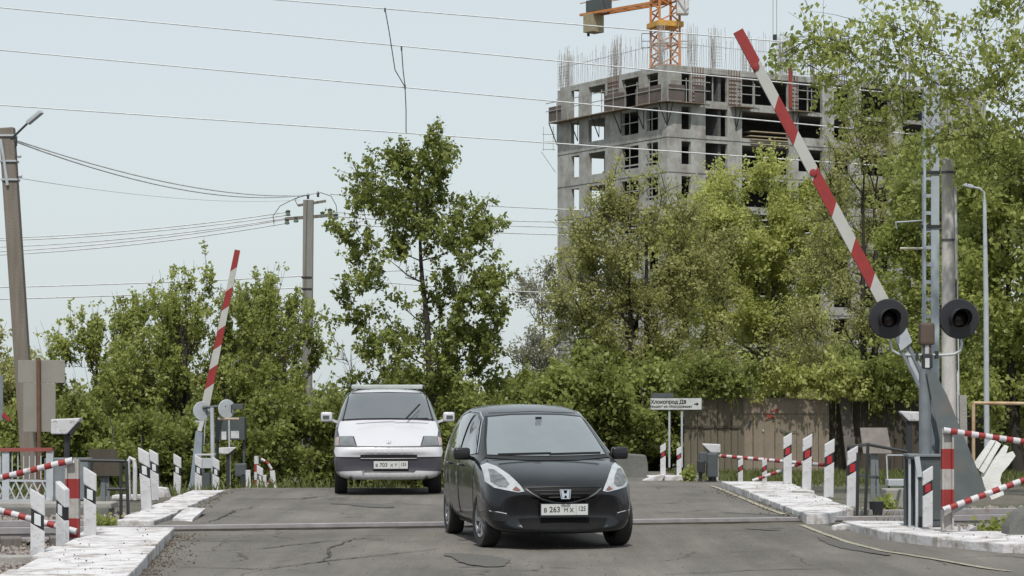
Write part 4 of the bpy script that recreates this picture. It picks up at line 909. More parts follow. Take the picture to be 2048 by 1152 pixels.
def make_tree(name, label, cat, group, loc, crowns, leaf_n, leaf_s, lm, bm_, trunk_r, n_limb, seed, fork=.35, up=.5, twig=(.5,1.1), twigs_per=9, spread=.07, nleafclump=10, lean=(0,0), droop=.2, trunks=1, twig_r=.008, skip=0, rnd=.5, holes=()):
    """crowns: list of (cx,cy,cz,rx,ry,rz,weight) relative to the base"""
    rng = np.random.default_rng(seed); t = thing(name, label, cat, loc, 0, group)
    cr = np.array(crowns, float); top = (cr[:, 2]+cr[:, 5]).max(); wts = cr[:, 6]/cr[:, 6].sum()
    cx0 = (cr[:, 0]*wts).sum(); paths = []; rad = []
    starts = []
    for k in range(trunks):
        off = np.array([rng.uniform(-.5,.5)*(trunks-1)*.5, rng.uniform(-.3,.3)*(trunks-1)*.5, 0])
        end = np.array([cx0*.8+off[0]*1.5+lean[0], lean[1]+off[1], top*.82]); mid = off*1.1+np.array([end[0]*.25+rng.uniform(-.15,.15), 0, top*.4])
        p = curve_pts(off+np.array([0,0,-.2]), mid, end, 16); p[:, :2] += np.cumsum(rng.normal(0, .035, (16, 2)), 0)*np.linspace(0,1,16)[:, None]
        paths.append(p); rad.append(trunk_r*np.linspace(1, .12, 16)**.9*(1+.35*np.exp(-np.arange(16)))); starts.append(p)
    tips = []; twp = []; twr = []; LP = []
    tipl = []
    for i in range(n_limb):
        c = cr[rng.choice(len(cr), p=wts)]; d = rng.normal(0, 1, 3); d /= np.linalg.norm(d); tipl.append(c[:3]+d*c[3:6]*rng.uniform(.2, 1)**.45)
    axis_pt = lambda q: min(np.linalg.norm(tr-q, axis=1).min() for tr in starts)
    tipl.sort(key=axis_pt)
    cp = [tr[int(4*fork)+2:-1] for tr in starts]; crd = [r[int(4*fork)+2:-1] for r in rad[:len(starts)]]
    for i, tip in enumerate(tipl):
        AP = np.concatenate(cp); AR = np.concatenate(crd); dv = tip-AP; ds = np.linalg.norm(dv, axis=1)
        rise = dv[:, 2]/(ds+1e-6); cost = ds*(1+1.1*np.clip(.45-rise, 0, 2))-6*AR+rng.uniform(0, .25, len(ds)); j = int(np.argmin(cost+(ds < .3)*5)); a = AP[j]
        L = np.linalg.norm(tip-a); mid = a*.5+tip*.5; mid[:2] += (tip[:2]-a[:2])*.12; mid[2] -= .1*L*up
        n = 9; p = curve_pts(a, mid, tip, n); p += np.cumsum(rng.normal(0, .012+.012*L, p.shape), 0)*np.linspace(0,1,n)[:, None]
        r0 = min(AR[j]*.8, .01+.013*L); paths.append(p); rr0 = np.linspace(r0, .005, n); rad.append(rr0); cp.append(p[2:-1]); crd.append(rr0[2:-1])
        dirn = p[-1]-p[-3]; dirn /= np.linalg.norm(dirn)+1e-9
        for k in range(twigs_per):
            s = 1.0 if k < 2 else rng.uniform(.3, 1.0); q_ = p[int(s*(n-1))]; dd = dirn*.45+np.array([0,0,up])+rng.normal(0,rnd,3); dd /= np.linalg.norm(dd); tl = rng.uniform(*twig)
            e = q_+dd*tl; m_ = (q_+e)/2+rng.normal(0,.05,3)*tl
            tp = curve_pts(q_, m_, e, 5); twp.append(tp); twr.append(np.linspace(twig_r, twig_r*.4, 5)); LP.append(tp)
    V, Q = np_tubes(paths, rad, 7); o = np_mesh('trunk', V, Q, bm_, t); o.data.polygons.foreach_set("use_smooth", [True]*len(Q))
    V, Q = np_tubes(twp, twr, 3); o = np_mesh('twigs', V, Q, bm_, t); o['kind'] = 'stuff'
    LPs = np.array(LP); nt_ = len(LPs); idx = rng.integers(nt_, size=leaf_n//nleafclump); tt = rng.uniform(.15, 1, len(idx))*4; i0 = np.minimum(tt.astype(int), 3); fr = (tt-i0)[:, None]
    ctr = LPs[idx, i0]*(1-fr)+LPs[idx, i0+1]*fr
    pos = (ctr[:, None, :]+rng.normal(0, spread, (len(ctr), nleafclump, 3))).reshape(-1, 3)
    pos = pos[pos[:, 2] > .05]
    for hx, hy, hz, hr in holes:
        keep = ((pos[:, 0]-hx)**2+(pos[:, 2]-hz)**2) > hr*hr*rng.uniform(.4,1.3,len(pos)); pos = pos[keep]
    V, Q = leaves_at(pos, leaf_s, rng, droop); o = np_mesh('crown', V, Q, lm, t); o['kind'] = 'stuff'; return t
lf_mid = leaf_mat('leaf_mid_green', (.21,.245,.055), (.46,.5,.16), .6)
lf_dark = leaf_mat('leaf_dark_green', (.13,.16,.035), (.32,.36,.1), .52)
lf_yel = leaf_mat('leaf_spring_yellow_green', (.33,.36,.09), (.58,.6,.22), .58, .5)
lf_bush = leaf_mat('leaf_bush', (.15,.18,.04), (.36,.4,.12), .55, .6)
lf_pale = leaf_mat('leaf_pale_new', (.2,.21,.13), (.33,.33,.22), .5)
lf_olive = leaf_mat('leaf_olive', (.27,.28,.09), (.48,.48,.2), .58, .6)
def tz(px, d): return (X(px, d), d, gz(X(px, d), d)-.05)
# left clump
make_tree('tree', 'broad leafy willow-like tree with upright shoots left of the far barrier', 'tree', None, tz(400,62), [(-.1,0,3.8,1.5,1.3,2.3,3),(-1.5,0,3.4,1.3,1.2,2.3,2),(1.3,.2,3.7,1.2,1.2,2.3,2),(.3,-.5,2.2,3.0,1.3,1.8,2.6)], 36000, .07, lf_mid, bark_d, .12, 95, 21, up=1.3, twig=(.7,1.5), twigs_per=10, trunks=4, spread=.045, rnd=.28)
make_tree('tree', 'lower leafy tree at the left end of the left tree clump', 'tree', None, tz(225,64), [(0,0,3.5,1.3,1.2,2.4,3),(-1.0,0,2.8,1.0,1,2.0,2),(.7,0,3.9,.8,.8,2.0,1.5)], 20000, .07, lf_mid, bark_d, .1, 55, 22, up=1.2, twig=(.6,1.4), rnd=.28, trunks=3, spread=.045)
make_tree('tree', 'leafy tree between the far barrier and the crossarm pole', 'tree', None, tz(560,66), [(0,0,3.6,1.2,1.2,2.2,3),(-.6,0,4.2,.9,1,2.0,2),(.8,0,2.6,.9,1,1.7,1)], 19000, .07, lf_mid, bark_d, .1, 55, 23, up=1.2, twig=(.6,1.4), rnd=.28, trunks=3, spread=.045)
make_tree('tree', 'yellowish leafy tree at the left frame edge behind the sign plates', 'tree', None, tz(-50,60), [(0,0,2.6,1.3,1.2,2.2,3),(.6,0,2.0,1,1,1.8,2)], 16000, .08, lf_olive, bark, .1, 45, 24, up=.7, trunks=2)
# big tree
make_tree('tree', 'tall open-crowned tree standing alone in the middle behind the cars', 'tree', None, tz(865,60), [(-.5,0,9.1,1.0,.8,.8,1.5),(-.65,0,8.2,1.75,1.0,.9,3),(-.4,0,7.3,2.3,1.3,1.0,3),(-1.6,0,6.4,1.4,1.3,1.1,2.4),(1.1,0,6.5,1.1,1.2,1.1,2),(-1.8,0,5.0,1.2,1.2,1.1,1.8),(1.1,0,5.0,1.1,1.2,1.2,1.8),(-.9,0,3.3,1.7,1.3,1.2,2),(1.0,0,3.2,1.5,1.3,1.3,2),(0,0,4.3,1.7,1.2,.9,1.6),(0,0,2.6,2.2,1.2,.9,1.6)], 30000, .08, lf_dark, bark_d, .15, 210, 31, fork=.5, up=.6, twig=(.3,.8), twigs_per=7, spread=.05, nleafclump=5, droop=.5, holes=((-.85,0,6.0,.45),(.75,0,6.0,.25),(-2.2,0,3.9,.4)))
# thin pale tree
make_tree('tree', 'sparse pale budding tree at the left edge of the tower block', 'tree', None, tz(1090,82), [(0,0,5.2,1.1,1,2.7,2),(-.3,0,3.2,1.2,1,1.6,1.5)], 9000, .06, lf_pale, bark_p, .09, 50, 33, up=.6, twig=(.5,1.1), twig_r=.012)
# right mass
make_tree('tree', 'bushy yellow green tree in front of the tower block corner', 'tree', None, tz(1530,74), [(-.3,0,7.4,2.6,1.6,2.1,4),(1.7,0,7.1,1.5,1.5,1.9,2),(-2.3,0,6.3,1.7,1.4,1.9,2.4),(.5,0,5.4,2.8,1.6,2.2,3),(0,0,3.4,3.4,1.8,2.2,3)], 105000, .07, lf_yel, bark, .2, 120, 41, up=.55, twig=(.5,1.2), twigs_per=10, trunks=2, spread=.1)
make_tree('tree', 'tree with dark forked trunk and thin spring leaves left of the yellow green tree', 'tree', None, tz(1275,64), [(0,0,6.3,2.0,1.4,2.1,3),(1.2,0,5.2,1.6,1.3,2.2,2),(-1.2,0,5.0,1.2,1.2,2.2,2),(.6,0,2.9,2.2,1.2,1.8,2)], 38000, .065, lf_olive, bark_d, .15, 100, 42, fork=.2, up=.4, twig=(.5,1.1), twigs_per=9, trunks=2, spread=.09, twig_r=.011)
make_tree('tree', 'brownish thin-leaved tree behind the raised right barrier arm', 'tree', None, tz(1745,68), [(0,0,8.0,1.7,1.4,2.6,3),(-1.0,0,4.0,1.8,1.4,2.8,3),(1.2,0,4.4,1.6,1.4,2.9,2)], 27000, .06, lf_olive, bark_d, .15, 105, 43, fork=.2, up=.4, twig=(.5,1.2), twigs_per=9, trunks=2, spread=.09, twig_r=.012)
make_tree('tree', 'green tree filling the space behind the ladder mast', 'tree', None, tz(1900,60), [(0,0,7.0,2.1,1.4,2.2,3),(0,0,5.0,2.2,1.4,2.4,3),(0,0,2.8,2.2,1.4,2.4,3)], 50000, .08, lf_mid, bark, .14, 90, 44, up=.5, trunks=2, spread=.1)
make_tree('tree', 'green tree with dark branches at the right frame edge behind the lamp post', 'tree', None, tz(2060,52), [(0,0,6.0,1.7,1.3,1.8,2),(0,0,4.6,1.9,1.3,2.3,3),(-.6,0,2.2,1.3,1.1,1.6,2)], 32000, .085, lf_mid, bark_d, .14, 70, 45, up=.4, trunks=2, spread=.1)
# near overhanging tree
make_tree('tree', 'near tree outside the right frame edge with branches hanging over the ladder mast', 'tree', None, (9.6,37,-.1), [(-3.2,0,7.2,2.3,1.2,.7,2.6),(-1.2,0,7.8,2.4,1.8,.9,3),(-2.4,.0,6.3,2.3,1.2,.6,2.4),(-.8,0,5.7,1.9,1.4,1.1,1.8),(.0,0,4.4,1.4,1.2,1.3,1.6),(1.6,0,6.5,2.2,2,2.2,2)], 13000, .065, lf_mid, bark_d, .2, 130, 51, fork=.72, up=-.1, twig=(.4,.9), twigs_per=8, spread=.06, nleafclump=5, droop=.9, twig_r=.006)
make_tree('vine', 'hanging foliage spilling over the top of the brown fence boards', 'vine', None, (X(1420,55.3),55.3,-.1), [(-.4,-.45,2.15,.9,.35,.4,2),(.5,-.45,2.25,.8,.35,.35,2)], 3800, .07, lf_bush, bark_d, .03, 36, 91, up=-.2, twig=(.2,.5), twigs_per=6, spread=.06, nleafclump=6, droop=1.)
make_tree('vine', 'hanging foliage spilling over the tan graffiti boards', 'vine', None, (X(1590,55.3),55.3,-.1), [(-.7,-.45,2.3,1.0,.35,.35,2),(.7,-.45,2.2,.9,.35,.4,2)], 3800, .07, lf_yel, bark_d, .03, 36, 92, up=-.2, twig=(.2,.5), twigs_per=6, spread=.06, nleafclump=6, droop=1.)
make_tree('vine', 'hanging foliage over the dark boards beside the crossing signal', 'vine', None, (X(1780,55.6),55.6,-.1), [(-.8,-.3,2.1,1.1,.35,.45,2),(.8,-.3,2.2,1.0,.35,.5,2)], 4800, .07, lf_bush, bark_d, .03, 40, 93, up=-.2, twig=(.2,.5), twigs_per=6, spread=.06, nleafclump=6, droop=1.)
# bushes: three shared kinds
def bush_kind(seed, n, lm, w_, h_, ls=.08):
    return make_tree('bush', '', 'bush', None, (0,0,0), [(0,0,h_*.5,w_*.5,.7,h_*.5,2),(w_*.3,.1,h_*.4,w_*.3,.6,h_*.38,1),(-w_*.3,0,h_*.42,w_*.3,.6,h_*.38,1)], n, ls, lm, bark, .05, 42, seed, fork=.1, up=.6, twig=(.25,.6), twigs_per=9, trunks=4, spread=.09)
kinds = [bush_kind(61, 15000, lf_bush, 3.4, 2.5), bush_kind(62, 15000, lf_bush, 3.0, 2.9), bush_kind(63, 13000, lf_olive, 3.0, 2.2)]
used = [0,0,0]
def place_bush(k, px, d, label, group, s=1., rz=0, sz=1.):
    if used[k] == 0: o = kinds[k]
    else:
        o = kinds[k].copy(); C.objects.link(o)
        for c in kinds[k].children: cc = c.copy(); cc.parent = o; C.objects.link(cc)
    used[k] += 1; o.location = tz(px, d); o.rotation_euler = (0,0,R(rz)); o.scale = (s,s,s*sz); o['label'] = label; o['group'] = group
hl = ['dense bush at the left frame edge behind the lattice railing','dense bush behind the left hooded sensor and the sign plates','dense bush between the left hooded sensor and the far barrier','dense bush directly behind the foot of the far barrier','dense bush behind the far relay cabinet','dense bush at the foot of the crossarm pole']
for i, (px, d) in enumerate(((20,58),(130,57),(250,58),(360,60),(470,60),(580,61))): place_bush(i % 2, px, d, hl[i], 'bushes along the left behind the crossing', 1.0+.08*(i % 3), 37*i)
hm = ['green bush just left of the white van','olive bush behind the windscreen of the white van','green bush between the van and the dark car under the tall tree','green bush behind the roof of the dark car']
for i, (px, d) in enumerate(((680,63),(790,62),(900,62),(1000,60))): place_bush((0,2,1,0)[i], px, d, hm[i], 'bushes behind the cars', (.85,.8,1.05,1.15)[i], 61*i+20)
hr_ = ['low green bush rising from the roof of the dark car','green bush above the right mirror of the dark car','green bush behind the large concrete block','taller green bush behind the dark car and the forked tree','taller green bush left of the arrow sign behind the forked tree','green bush directly behind the arrow sign']
for i, (px, d) in enumerate(((1090,58),(1170,57),(1250,58),(1130,62),(1220,63),(1330,60))): place_bush((0,1,0)[i % 3], px, d, hr_[i], 'bushes left of the board fence', (1.15,1.1,1.1,1.45,1.35,1.1)[i], 47*i)
hf = ['leafy bush over the brown left end of the board fence','leafy bush over the tan graffiti boards','leafy bush over the right end of the tan boards','leafy bush over the dark boards left of the signal','leafy bush behind the counterweight frame','leafy bush behind the white broken boards']
for i, (px, d) in enumerate(((1400,58.5),(1520,59),(1640,58.5),(1760,59),(1880,58),(2000,57))): place_bush((1,0,2)[i % 3], px, d, hf[i], 'bushes behind the board fence', (1.1,1.2,1.15)[i % 3], 53*i+10)
hb = 'far bush closing the horizon behind the trees'
for i in range(18): place_bush(i % 3, -150+i*140, 92+3*(i % 3), hb, 'far bushes along the horizon', 1.7, 29*i)
# weeds
def weeds(label, regs, n, h, m, seed, cat='weeds'):
    rng = np.random.default_rng(seed); P_ = []
    for (x0,x1,y0,y1) in regs: P_.append(np.stack([rng.uniform(x0,x1,n), rng.uniform(y0,y1,n)], 1))
    p = np.concatenate(P_); nn_ = len(p); z = ground_z(p[:, 0], p[:, 1]) if False else np.array([gz(a, b) for a, b in p]); b = np.stack([p[:, 0], p[:, 1], z], 1)
    d = rng.normal(0, .35, (nn_, 3)); d[:, 2] = 1; d *= (h*rng.uniform(.3, 1.2, nn_))[:, None]; s = rng.normal(0, 1, (nn_, 3)); s[:, 2] = 0; s /= np.linalg.norm(s, axis=1)[:, None]; s *= h*.09
    V = np.stack([b-s, b+s, b+d*.6+s*.8, b+d], 1).reshape(-1, 3); o = np_mesh('grass', V, np.arange(4*nn_).reshape(-1, 4), m); tag(o, label, cat, kind='stuff'); return o
grass_m = leaf_mat('grass_blades', (.08,.1,.03), (.17,.18,.06), .4, 2)
weeds('rough grass and weeds below the board fence', [(3.5,13,43,54.5)], 9000, .16, grass_m, 71, 'grass')
weeds('rough grass growing on the left bank beyond the crest', [(-14,-2,40,58)], 8000, .25, grass_m, 72, 'grass')
weeds('low green weeds at the foot of the broken white boards', [(X(1965,26.2),X(2090,26.2),25.2,27)], 1500, .2, grass_m, 73)
weeds('green tufts growing between ballast and right walkway', [(4.7,5.5,28.4,30.5),(4.6,5.6,31,33)], 350, .14, grass_m, 74)
def herb(label, px, d, n, w_, h_, seed):
    rng = np.random.default_rng(seed); t = thing('weed_plant', label, 'weed', (X(px,d), d, gz(X(px,d),d)))
    paths = [curve_pts(np.array([0,0,0.]), np.array([rng.uniform(-.3,.3)*w_,0,h_*.6]), np.array([rng.uniform(-1,1)*w_*.6, rng.uniform(-.2,.2), h_*rng.uniform(.5,1)]), 5) for _ in range(14)]
    V, Q = np_tubes(paths, [np.linspace(.006,.003,5)]*14, 3); np_mesh('stems', V, Q, bark, t)
    pos = np.concatenate([p[rng.integers(1,5,n//14)]+rng.normal(0,.05,(n//14,3)) for p in paths]); pos[:, 2] = np.abs(pos[:, 2]); V, Q = leaves_at(pos, .05, rng); o = np_mesh('foliage', V, Q, lf_mid, t); o['kind'] = 'stuff'
herb('leafy weed under the striped right gate pipe', 1990, 26.3, 900, .35, .3, 81); herb('leafy weed at the right frame edge', 2035, 26.0, 900, .35, .35, 82)
herb('small weed beside the far machine box', 1378, 43, 300, .15, .28, 83); herb('small green weed among the ballast behind the left post', 205, 28.5, 500, .2, .2, 84); herb('weed tuft near the black bucket', 1768, 31.8, 400, .18, .25, 85)

# ---------------------------------------------------------------- cars
def car_body(stations, parent, paint, arches, arch_r, name='body', width_arch=.3):
    """stations: (y,bow,zb,zs,zt,ws,wt)"""
    V = []; Fc = []; per = None
    for (y, bow, zb, zs, zt, ws, wt) in stations:
        pts = [(0,zb),(.7*ws,zb),(.955*ws,zb+.04),(ws,zb+(zs-zb)*.5),(.985*ws,zs-.02),(wt+(ws-wt)*.5,zs+(zt-zs)*.5),(wt,zt-.05*min(1,(zt-zs)/.2)),(wt*.65,zt-.008),(0,zt)]
        half = [(x, y+bow*(x/max(ws,.01))**2*(1 if z > zb+.01 else 1), z) for x, z in pts]
        ring = half+[(-x, yy, z) for x, yy, z in half[-2:0:-1]]; per = len(ring); V += ring
    ns = len(stations)
    for i in range(ns-1):
        for k in range(per): k2 = (k+1) % per; Fc.append((i*per+k, i*per+k2, (i+1)*per+k2, (i+1)*per+k))
    Fc.append(tuple(range(per))); Fc.append(tuple((ns-1)*per+k for k in range(per-1, -1, -1)))
    me = bpy.data.meshes.new(name); me.from_pydata(V, [], Fc)
    bm = bmesh.new(); bm.from_mesh(me)
    for f in [f for f in bm.faces if len(f.verts) > 4]:         # caps: quads across
        vs = list(f.verts); n = len(vs); bm.faces.remove(f)
        for k in range(1, n//2): 
            a, b, c, d = vs[k], vs[k+1], vs[(n-k-1) % n], vs[(n-k) % n]
            if k == 1: bm.faces.new((vs[0], vs[1], vs[n-1]))
            if k+1 == n-k-1: bm.faces.new((vs[k], vs[k+1], vs[n-k]))
            else: bm.faces.new((a, b, c, d))
    bmesh.ops.recalc_face_normals(bm, faces=bm.faces); bm.to_mesh(me); bm.free()
    o = link(name, me, paint, parent); sub = o.modifiers.new('s', 'SUBSURF'); sub.levels = 3; sub.render_levels = 3
    cut = MB()
    for ya, sx in arches:
        cut.lathe([(.001,-width_arch/2),(arch_r,-width_arch/2),(arch_r,width_arch/2),(.001,width_arch/2)], seg=40, axis_c=(sx*.84, ya, arch_r*.86))
    dgf = bpy.context.evaluated_depsgraph_get(); dgf.update(); ev = bpy.data.meshes.new_from_object(o.evaluated_get(dgf)); bvh_o = bmesh.new(); bvh_o.from_mesh(ev); bvh = BVHTree.FromBMesh(bvh_o); bvh_o.free()
    cme = cut.mesh('c'); cb = bmesh.new(); cb.from_mesh(cme); bmesh.ops.remove_doubles(cb, verts=cb.verts, dist=.002); bmesh.ops.recalc_face_normals(cb, faces=cb.faces); cb.to_mesh(cme); cb.free()
    co = bpy.data.objects.new('c', cme); C.objects.link(co)
    bo = o.modifiers.new('b', 'BOOLEAN'); bo.object = co; bo.operation = 'DIFFERENCE'; bo.solver = 'EXACT'
    dgf = bpy.context.evaluated_depsgraph_get(); dgf.update(); fin = bpy.data.meshes.new_from_object(o.evaluated_get(dgf)); o.modifiers.clear(); o.data = fin
    bpy.data.objects.remove(co); fin.materials.clear(); fin.materials.append(paint); fin.polygons.foreach_set("use_smooth", [True]*len(fin.polygons)); fin.set_sharp_from_angle(angle=R(45))
    return o, bvh
def patch(bvh, poly, axis, name, m, parent, off=.006, cuts=4, both=False, sgn=1, thick=.0):
    """project a 2D outline onto the body. axis 'front': (x,z) seen from -Y; 'side': (y,z) seen from sgn*X; 'top': (x,y)"""
    bm = bmesh.new(); vs = [bm.verts.new((a, b, 0)) for a, b in poly]; f = bm.faces.new(vs)
    bmesh.ops.triangulate(bm, faces=[f]); 
    for _ in range(cuts):
        long = [e for e in bm.edges if e.calc_length() > .055]
        if not long: break
        bmesh.ops.subdivide_edges(bm, edges=long, cuts=1); bmesh.ops.triangulate(bm, faces=[f for f in bm.faces if len(f.verts) > 3])
    dirs = {'front': Vector((0,1,0)), 'side': Vector((-sgn,0,0)), 'top': Vector((0,0,-1))}; d = dirs[axis]; bad = []
    for v in bm.verts:
        a, b = v.co.x, v.co.y
        o_ = {'front': Vector((a,-6,b)), 'side': Vector((sgn*3,a,b)), 'top': Vector((a,b,4))}[axis]
        h = bvh.ray_cast(o_, d)
        if h[0] is None: bad.append(v); v.co = Vector((99,99,99)); continue
        nrm = h[1] if h[1].dot(d) < 0 else -h[1]
        v.co = h[0]+nrm*off*.6-d*off*.6
    if bad: bmesh.ops.delete(bm, geom=bad, context='VERTS')
    for f in bm.faces:
        f.normal_update()
        if f.normal.dot(d) > 0: f.normal_flip()
        f.smooth = True
    if thick:
        ext_ = bmesh.ops.extrude_face_region(bm, geom=list(bm.faces)); vv = [g_ for g_ in ext_['geom'] if isinstance(g_, bmesh.types.BMVert)]
        for v in vv: v.co -= d*thick
    me = bpy.data.meshes.new(name); bm.to_mesh(me); bm.free(); return link(name, me, m, parent)
def band_poly(pts, wd):
    """thin closed outline around an open line"""
    up_ = []; dn = []
    for i, p in enumerate(pts):
        a = Vector(pts[max(i-1, 0)]); b = Vector(pts[min(i+1, len(pts)-1)]); t = (b-a).normalized(); n_ = Vector((-t.y, t.x))*wd/2
        up_.append(tuple(Vector(p)+n_)); dn.append(tuple(Vector(p)-n_))
    return up_+dn[::-1]
def seam(bvh, pts, wd, axis, m, parent, sgn=1, off=.003, name='seam'):
    out = []
    for a, b in zip(pts, pts[1:]):
        a = Vector(a); b = Vector(b); k = max(1, int((b-a).length/.05)); out += [a.lerp(b, i/k) for i in range(k)]
    out.append(Vector(pts[-1])); mb = MB(); vs = []
    for p in out:
        a, b = p.x, p.y; d = {'front': Vector((0,1,0)), 'side': Vector((-sgn,0,0)), 'top': Vector((0,0,-1))}[axis]
        o_ = {'front': Vector((a,-6,b)), 'side': Vector((sgn*3,a,b)), 'top': Vector((a,b,4))}[axis]; h = bvh.ray_cast(o_, d)
        if h[0] is None: continue
        vs.append(h[0]-d*off)
    if len(vs) > 1: return MB().tube(vs, wd/2, 6).build(name, m, parent, smooth=True)
def h_emblem(w_, h_, th, m, name, parent, loc, rot):
    def pr(poly): mb.prism([(x*w_, z*h_) for x, z in poly], th)
    mb = MB(); o_ = [(-.5,.45),(-.44,.5),(.44,.5),(.5,.45),(.42,-.45),(.36,-.5),(-.36,-.5),(-.42,-.45)]
    # outline frame from four bars
    pr([(-.5,.5),(.5,.5),(.49,.42),(-.49,.42)]); pr([(-.4,-.42),(.4,-.42),(.38,-.5),(-.38,-.5)]); pr([(-.5,.42),(-.44,.42),(-.35,-.42),(-.41,-.42)]); pr([(.44,.42),(.5,.42),(.41,-.42),(.35,-.42)])
    pr([(-.38,.4),(-.18,.4),(-.1,.06),(.1,.06),(.18,.4),(.38,.4),(.29,-.4),(.12,-.4),(.08,-.14),(-.08,-.14),(-.12,-.4),(-.29,-.4)])
    o = mb.build(name, m, parent); o.location = loc; o.rotation_euler = rot; return o
chrome = mat('chrome', (.7,.7,.72), .12, (.65,.65,.67), 4, 1, metal=1)
silver_rim = mat('alloy_rim', (.3,.31,.33), .35, (.22,.22,.23), 8, .8, metal=.6)
def wheel(parent, x, y, r, wd, m_rim, steer=0, spokes=7, covers=False):
    s = 1 if x > 0 else -1; M = Euler((0,0,R(steer))).to_matrix(); t = thing('wheel_root','', '') if False else None
    tyre = MB().lathe([(r*.66,-wd*.42),(r*.78,-wd*.5),(r*.94,-wd*.5),(r*.985,-wd*.4),(r,-wd*.2),(r,wd*.2),(r*.985,wd*.4),(r*.94,wd*.5),(r*.78,wd*.5),(r*.66,wd*.42)], M=M, seg=40, axis_c=(0,0,0)).build('wheel', rubber, parent, smooth=True)
    tyre.location = (x, y, r)
    rim = MB().lathe([(r*.66,s*wd*.42),(r*.64,s*wd*.46),(r*.6,s*wd*.4),(r*.58,s*wd*.1),(r*.2,s*wd*.05),(.001,s*wd*.05)], M=M, seg=32).build('rim', silver_rim if not covers else pale_metal, tyre, smooth=True)
    mb = MB()
    for i in range(spokes):
        a = 2*math.pi*i/spokes; a2 = Vector((s*wd*.3, math.cos(a)*r*.1, math.sin(a)*r*.1)); b2 = Vector((s*wd*.38, math.cos(a)*r*.62, math.sin(a)*r*.62)); mb.bar(M @ a2, M @ b2, r*.14, .03, (1,0,0))
    mb.lathe([(.001,s*wd*.4),(r*.14,s*wd*.38),(r*.15,s*wd*.2)], M=M, seg=16); mb.build('spokes', silver_rim, tyre)
    MB().lathe([(.001,-.02*s),(r*.62,-.02*s)], M=M, seg=24).build('brake_shadow', dark_metal, tyre)
def number_plate(parent, loc, txt, reg, rot=(0,0,0), wd=.52, size=.082):
    pl = MB(); pl.box((0,0,0), (wd,.008,.115)); o = pl.build('number_plate', mat('plate_white', (.52,.53,.52), .5, (.45,.46,.45), 6, .8), parent, .004); o.location = loc; o.rotation_euler = rot
    fr = MB(); fr.box((0,.006,0), (wd+.025,.008,.14)); fr.build('plate_frame', black_paint, o)
    text(txt[0], size*.8, (-.215,-.0055,-.006), o, ink, bold=.0004); text(txt[1:4], size, (-.11,-.0055,0), o, ink, bold=.0004); text(txt[4], size*.78, (.015,-.0055,-.006), o, ink); text(txt[5], size*.8, (.078,-.0055,-.006), o, ink, bold=.0004); text(reg, size*.82, (.192,-.0055,.008), o, ink, bold=.0004, wide=.9)
    MB().box((.128,-.0045,0), (.003,.002,.1)).build('divider', ink, o)
    return o
def mirror_of(parent, sx, x, y, z, w_, h_, paint, glass=False):
    o = MB().box((0,0,0), (w_, .11, h_)).build('mirror', paint, parent, .035, True, 3); o.location = (sx*x, y, z)
    MB().bar((-sx*w_*.45,.02,-h_*.3), (-sx*(w_*.45+.1),.04,-h_*.55), .05, .04).build('mirror_arm', paint if not glass else dark_metal, o); return o
# --- dark compact car
fit_paint = mat('charcoal_car_paint', (.004,.0045,.007), .22, (.003,.0035,.006), 3, 1, spec=.35, coat=.45, dirt=(.022,.022,.023), dscale=1.2, dlo=.45, dhi=.9)
trim = mat('black_trim', (.012,.012,.013), .5)
FIT_RZ = 9.5
fit = thing('compact_car', 'dark charcoal compact hatchback turning over the crossing in front', 'car', (.24, 26.05, .0), R(FIT_RZ)); fit.scale = (.955,1,1)
st = [(-1.93,.12,.24,.46,.56,.58,.45),(-1.925,.24,.19,.52,.63,.74,.60),(-1.87,.26,.17,.60,.71,.80,.66),(-1.72,.22,.165,.69,.79,.835,.70),(-1.45,.14,.16,.77,.87,.85,.72),(-1.2,.09,.16,.83,.925,.855,.73),(-.98,.08,.16,.87,.94,.855,.735),
      (-.88,.10,.16,.88,1.0,.855,.725),(-.55,.11,.16,.90,1.20,.855,.675),(-.22,.11,.16,.91,1.385,.855,.625),(-.08,.09,.16,.915,1.43,.855,.61),(.2,.05,.16,.92,1.49,.86,.635),(.6,.0,.16,.93,1.525,.865,.655),(1.0,.0,.16,.94,1.525,.865,.655),(1.4,-.02,.17,.95,1.5,.86,.64),(1.72,-.05,.19,.95,1.43,.85,.6),(1.82,-.07,.22,.93,1.18,.81,.56),(1.9,-.1,.24,.88,.98,.79,.62),(1.94,-.12,.28,.7,.82,.74,.62),(1.95,-.1,.4,.6,.7,.6,.5)]
body, bv = car_body(st, fit, fit_paint, [(-1.17,-1),(-1.17,1),(1.33,-1),(1.33,1)], .335)
for x_, y_, stv in ((-.745,-1.17,7),(.745,-1.17,7),(-.745,1.33,0),(.745,1.33,0)): wheel(fit, x_, y_, .292, .185, silver_rim, stv)
for ya in (-1.17, 1.33): MB().tube([(-.66,ya,.3),(.66,ya,.3)], .05, 8).build('axle', trim, fit); 
MB().box((0,.1,.3), (1.3,3.2,.2)).build('underbody', trim, fit)
patch(bv, [(-.71,.955),(-.4,.94),(0,.935),(.4,.94),(.71,.955),(.67,1.12),(.62,1.27),(.575,1.39),(.3,1.415),(0,1.42),(-.3,1.415),(-.575,1.39),(-.62,1.27),(-.67,1.12)], 'front', 'windscreen_seal', trim, fit, .004, 6)
patch(bv, [(-.685,.975),(-.4,.965),(0,.96),(.4,.965),(.685,.975),(.645,1.12),(.595,1.26),(.553,1.373),(.3,1.395),(0,1.4),(-.3,1.395),(-.553,1.373),(-.595,1.26),(-.645,1.12)], 'front', 'windscreen', glass_dark, fit, .012, 6)
MB().box((0,-.33,1.37), (.07,.03,.03)).build('rear_view_mirror', trim, fit)
patch(bv, [(-.73,.945),(-.3,.92),(.3,.92),(.73,.945),(.7,.965),(.3,.945),(-.3,.945),(-.7,.965)], 'front', 'cowl', trim, fit, .008)
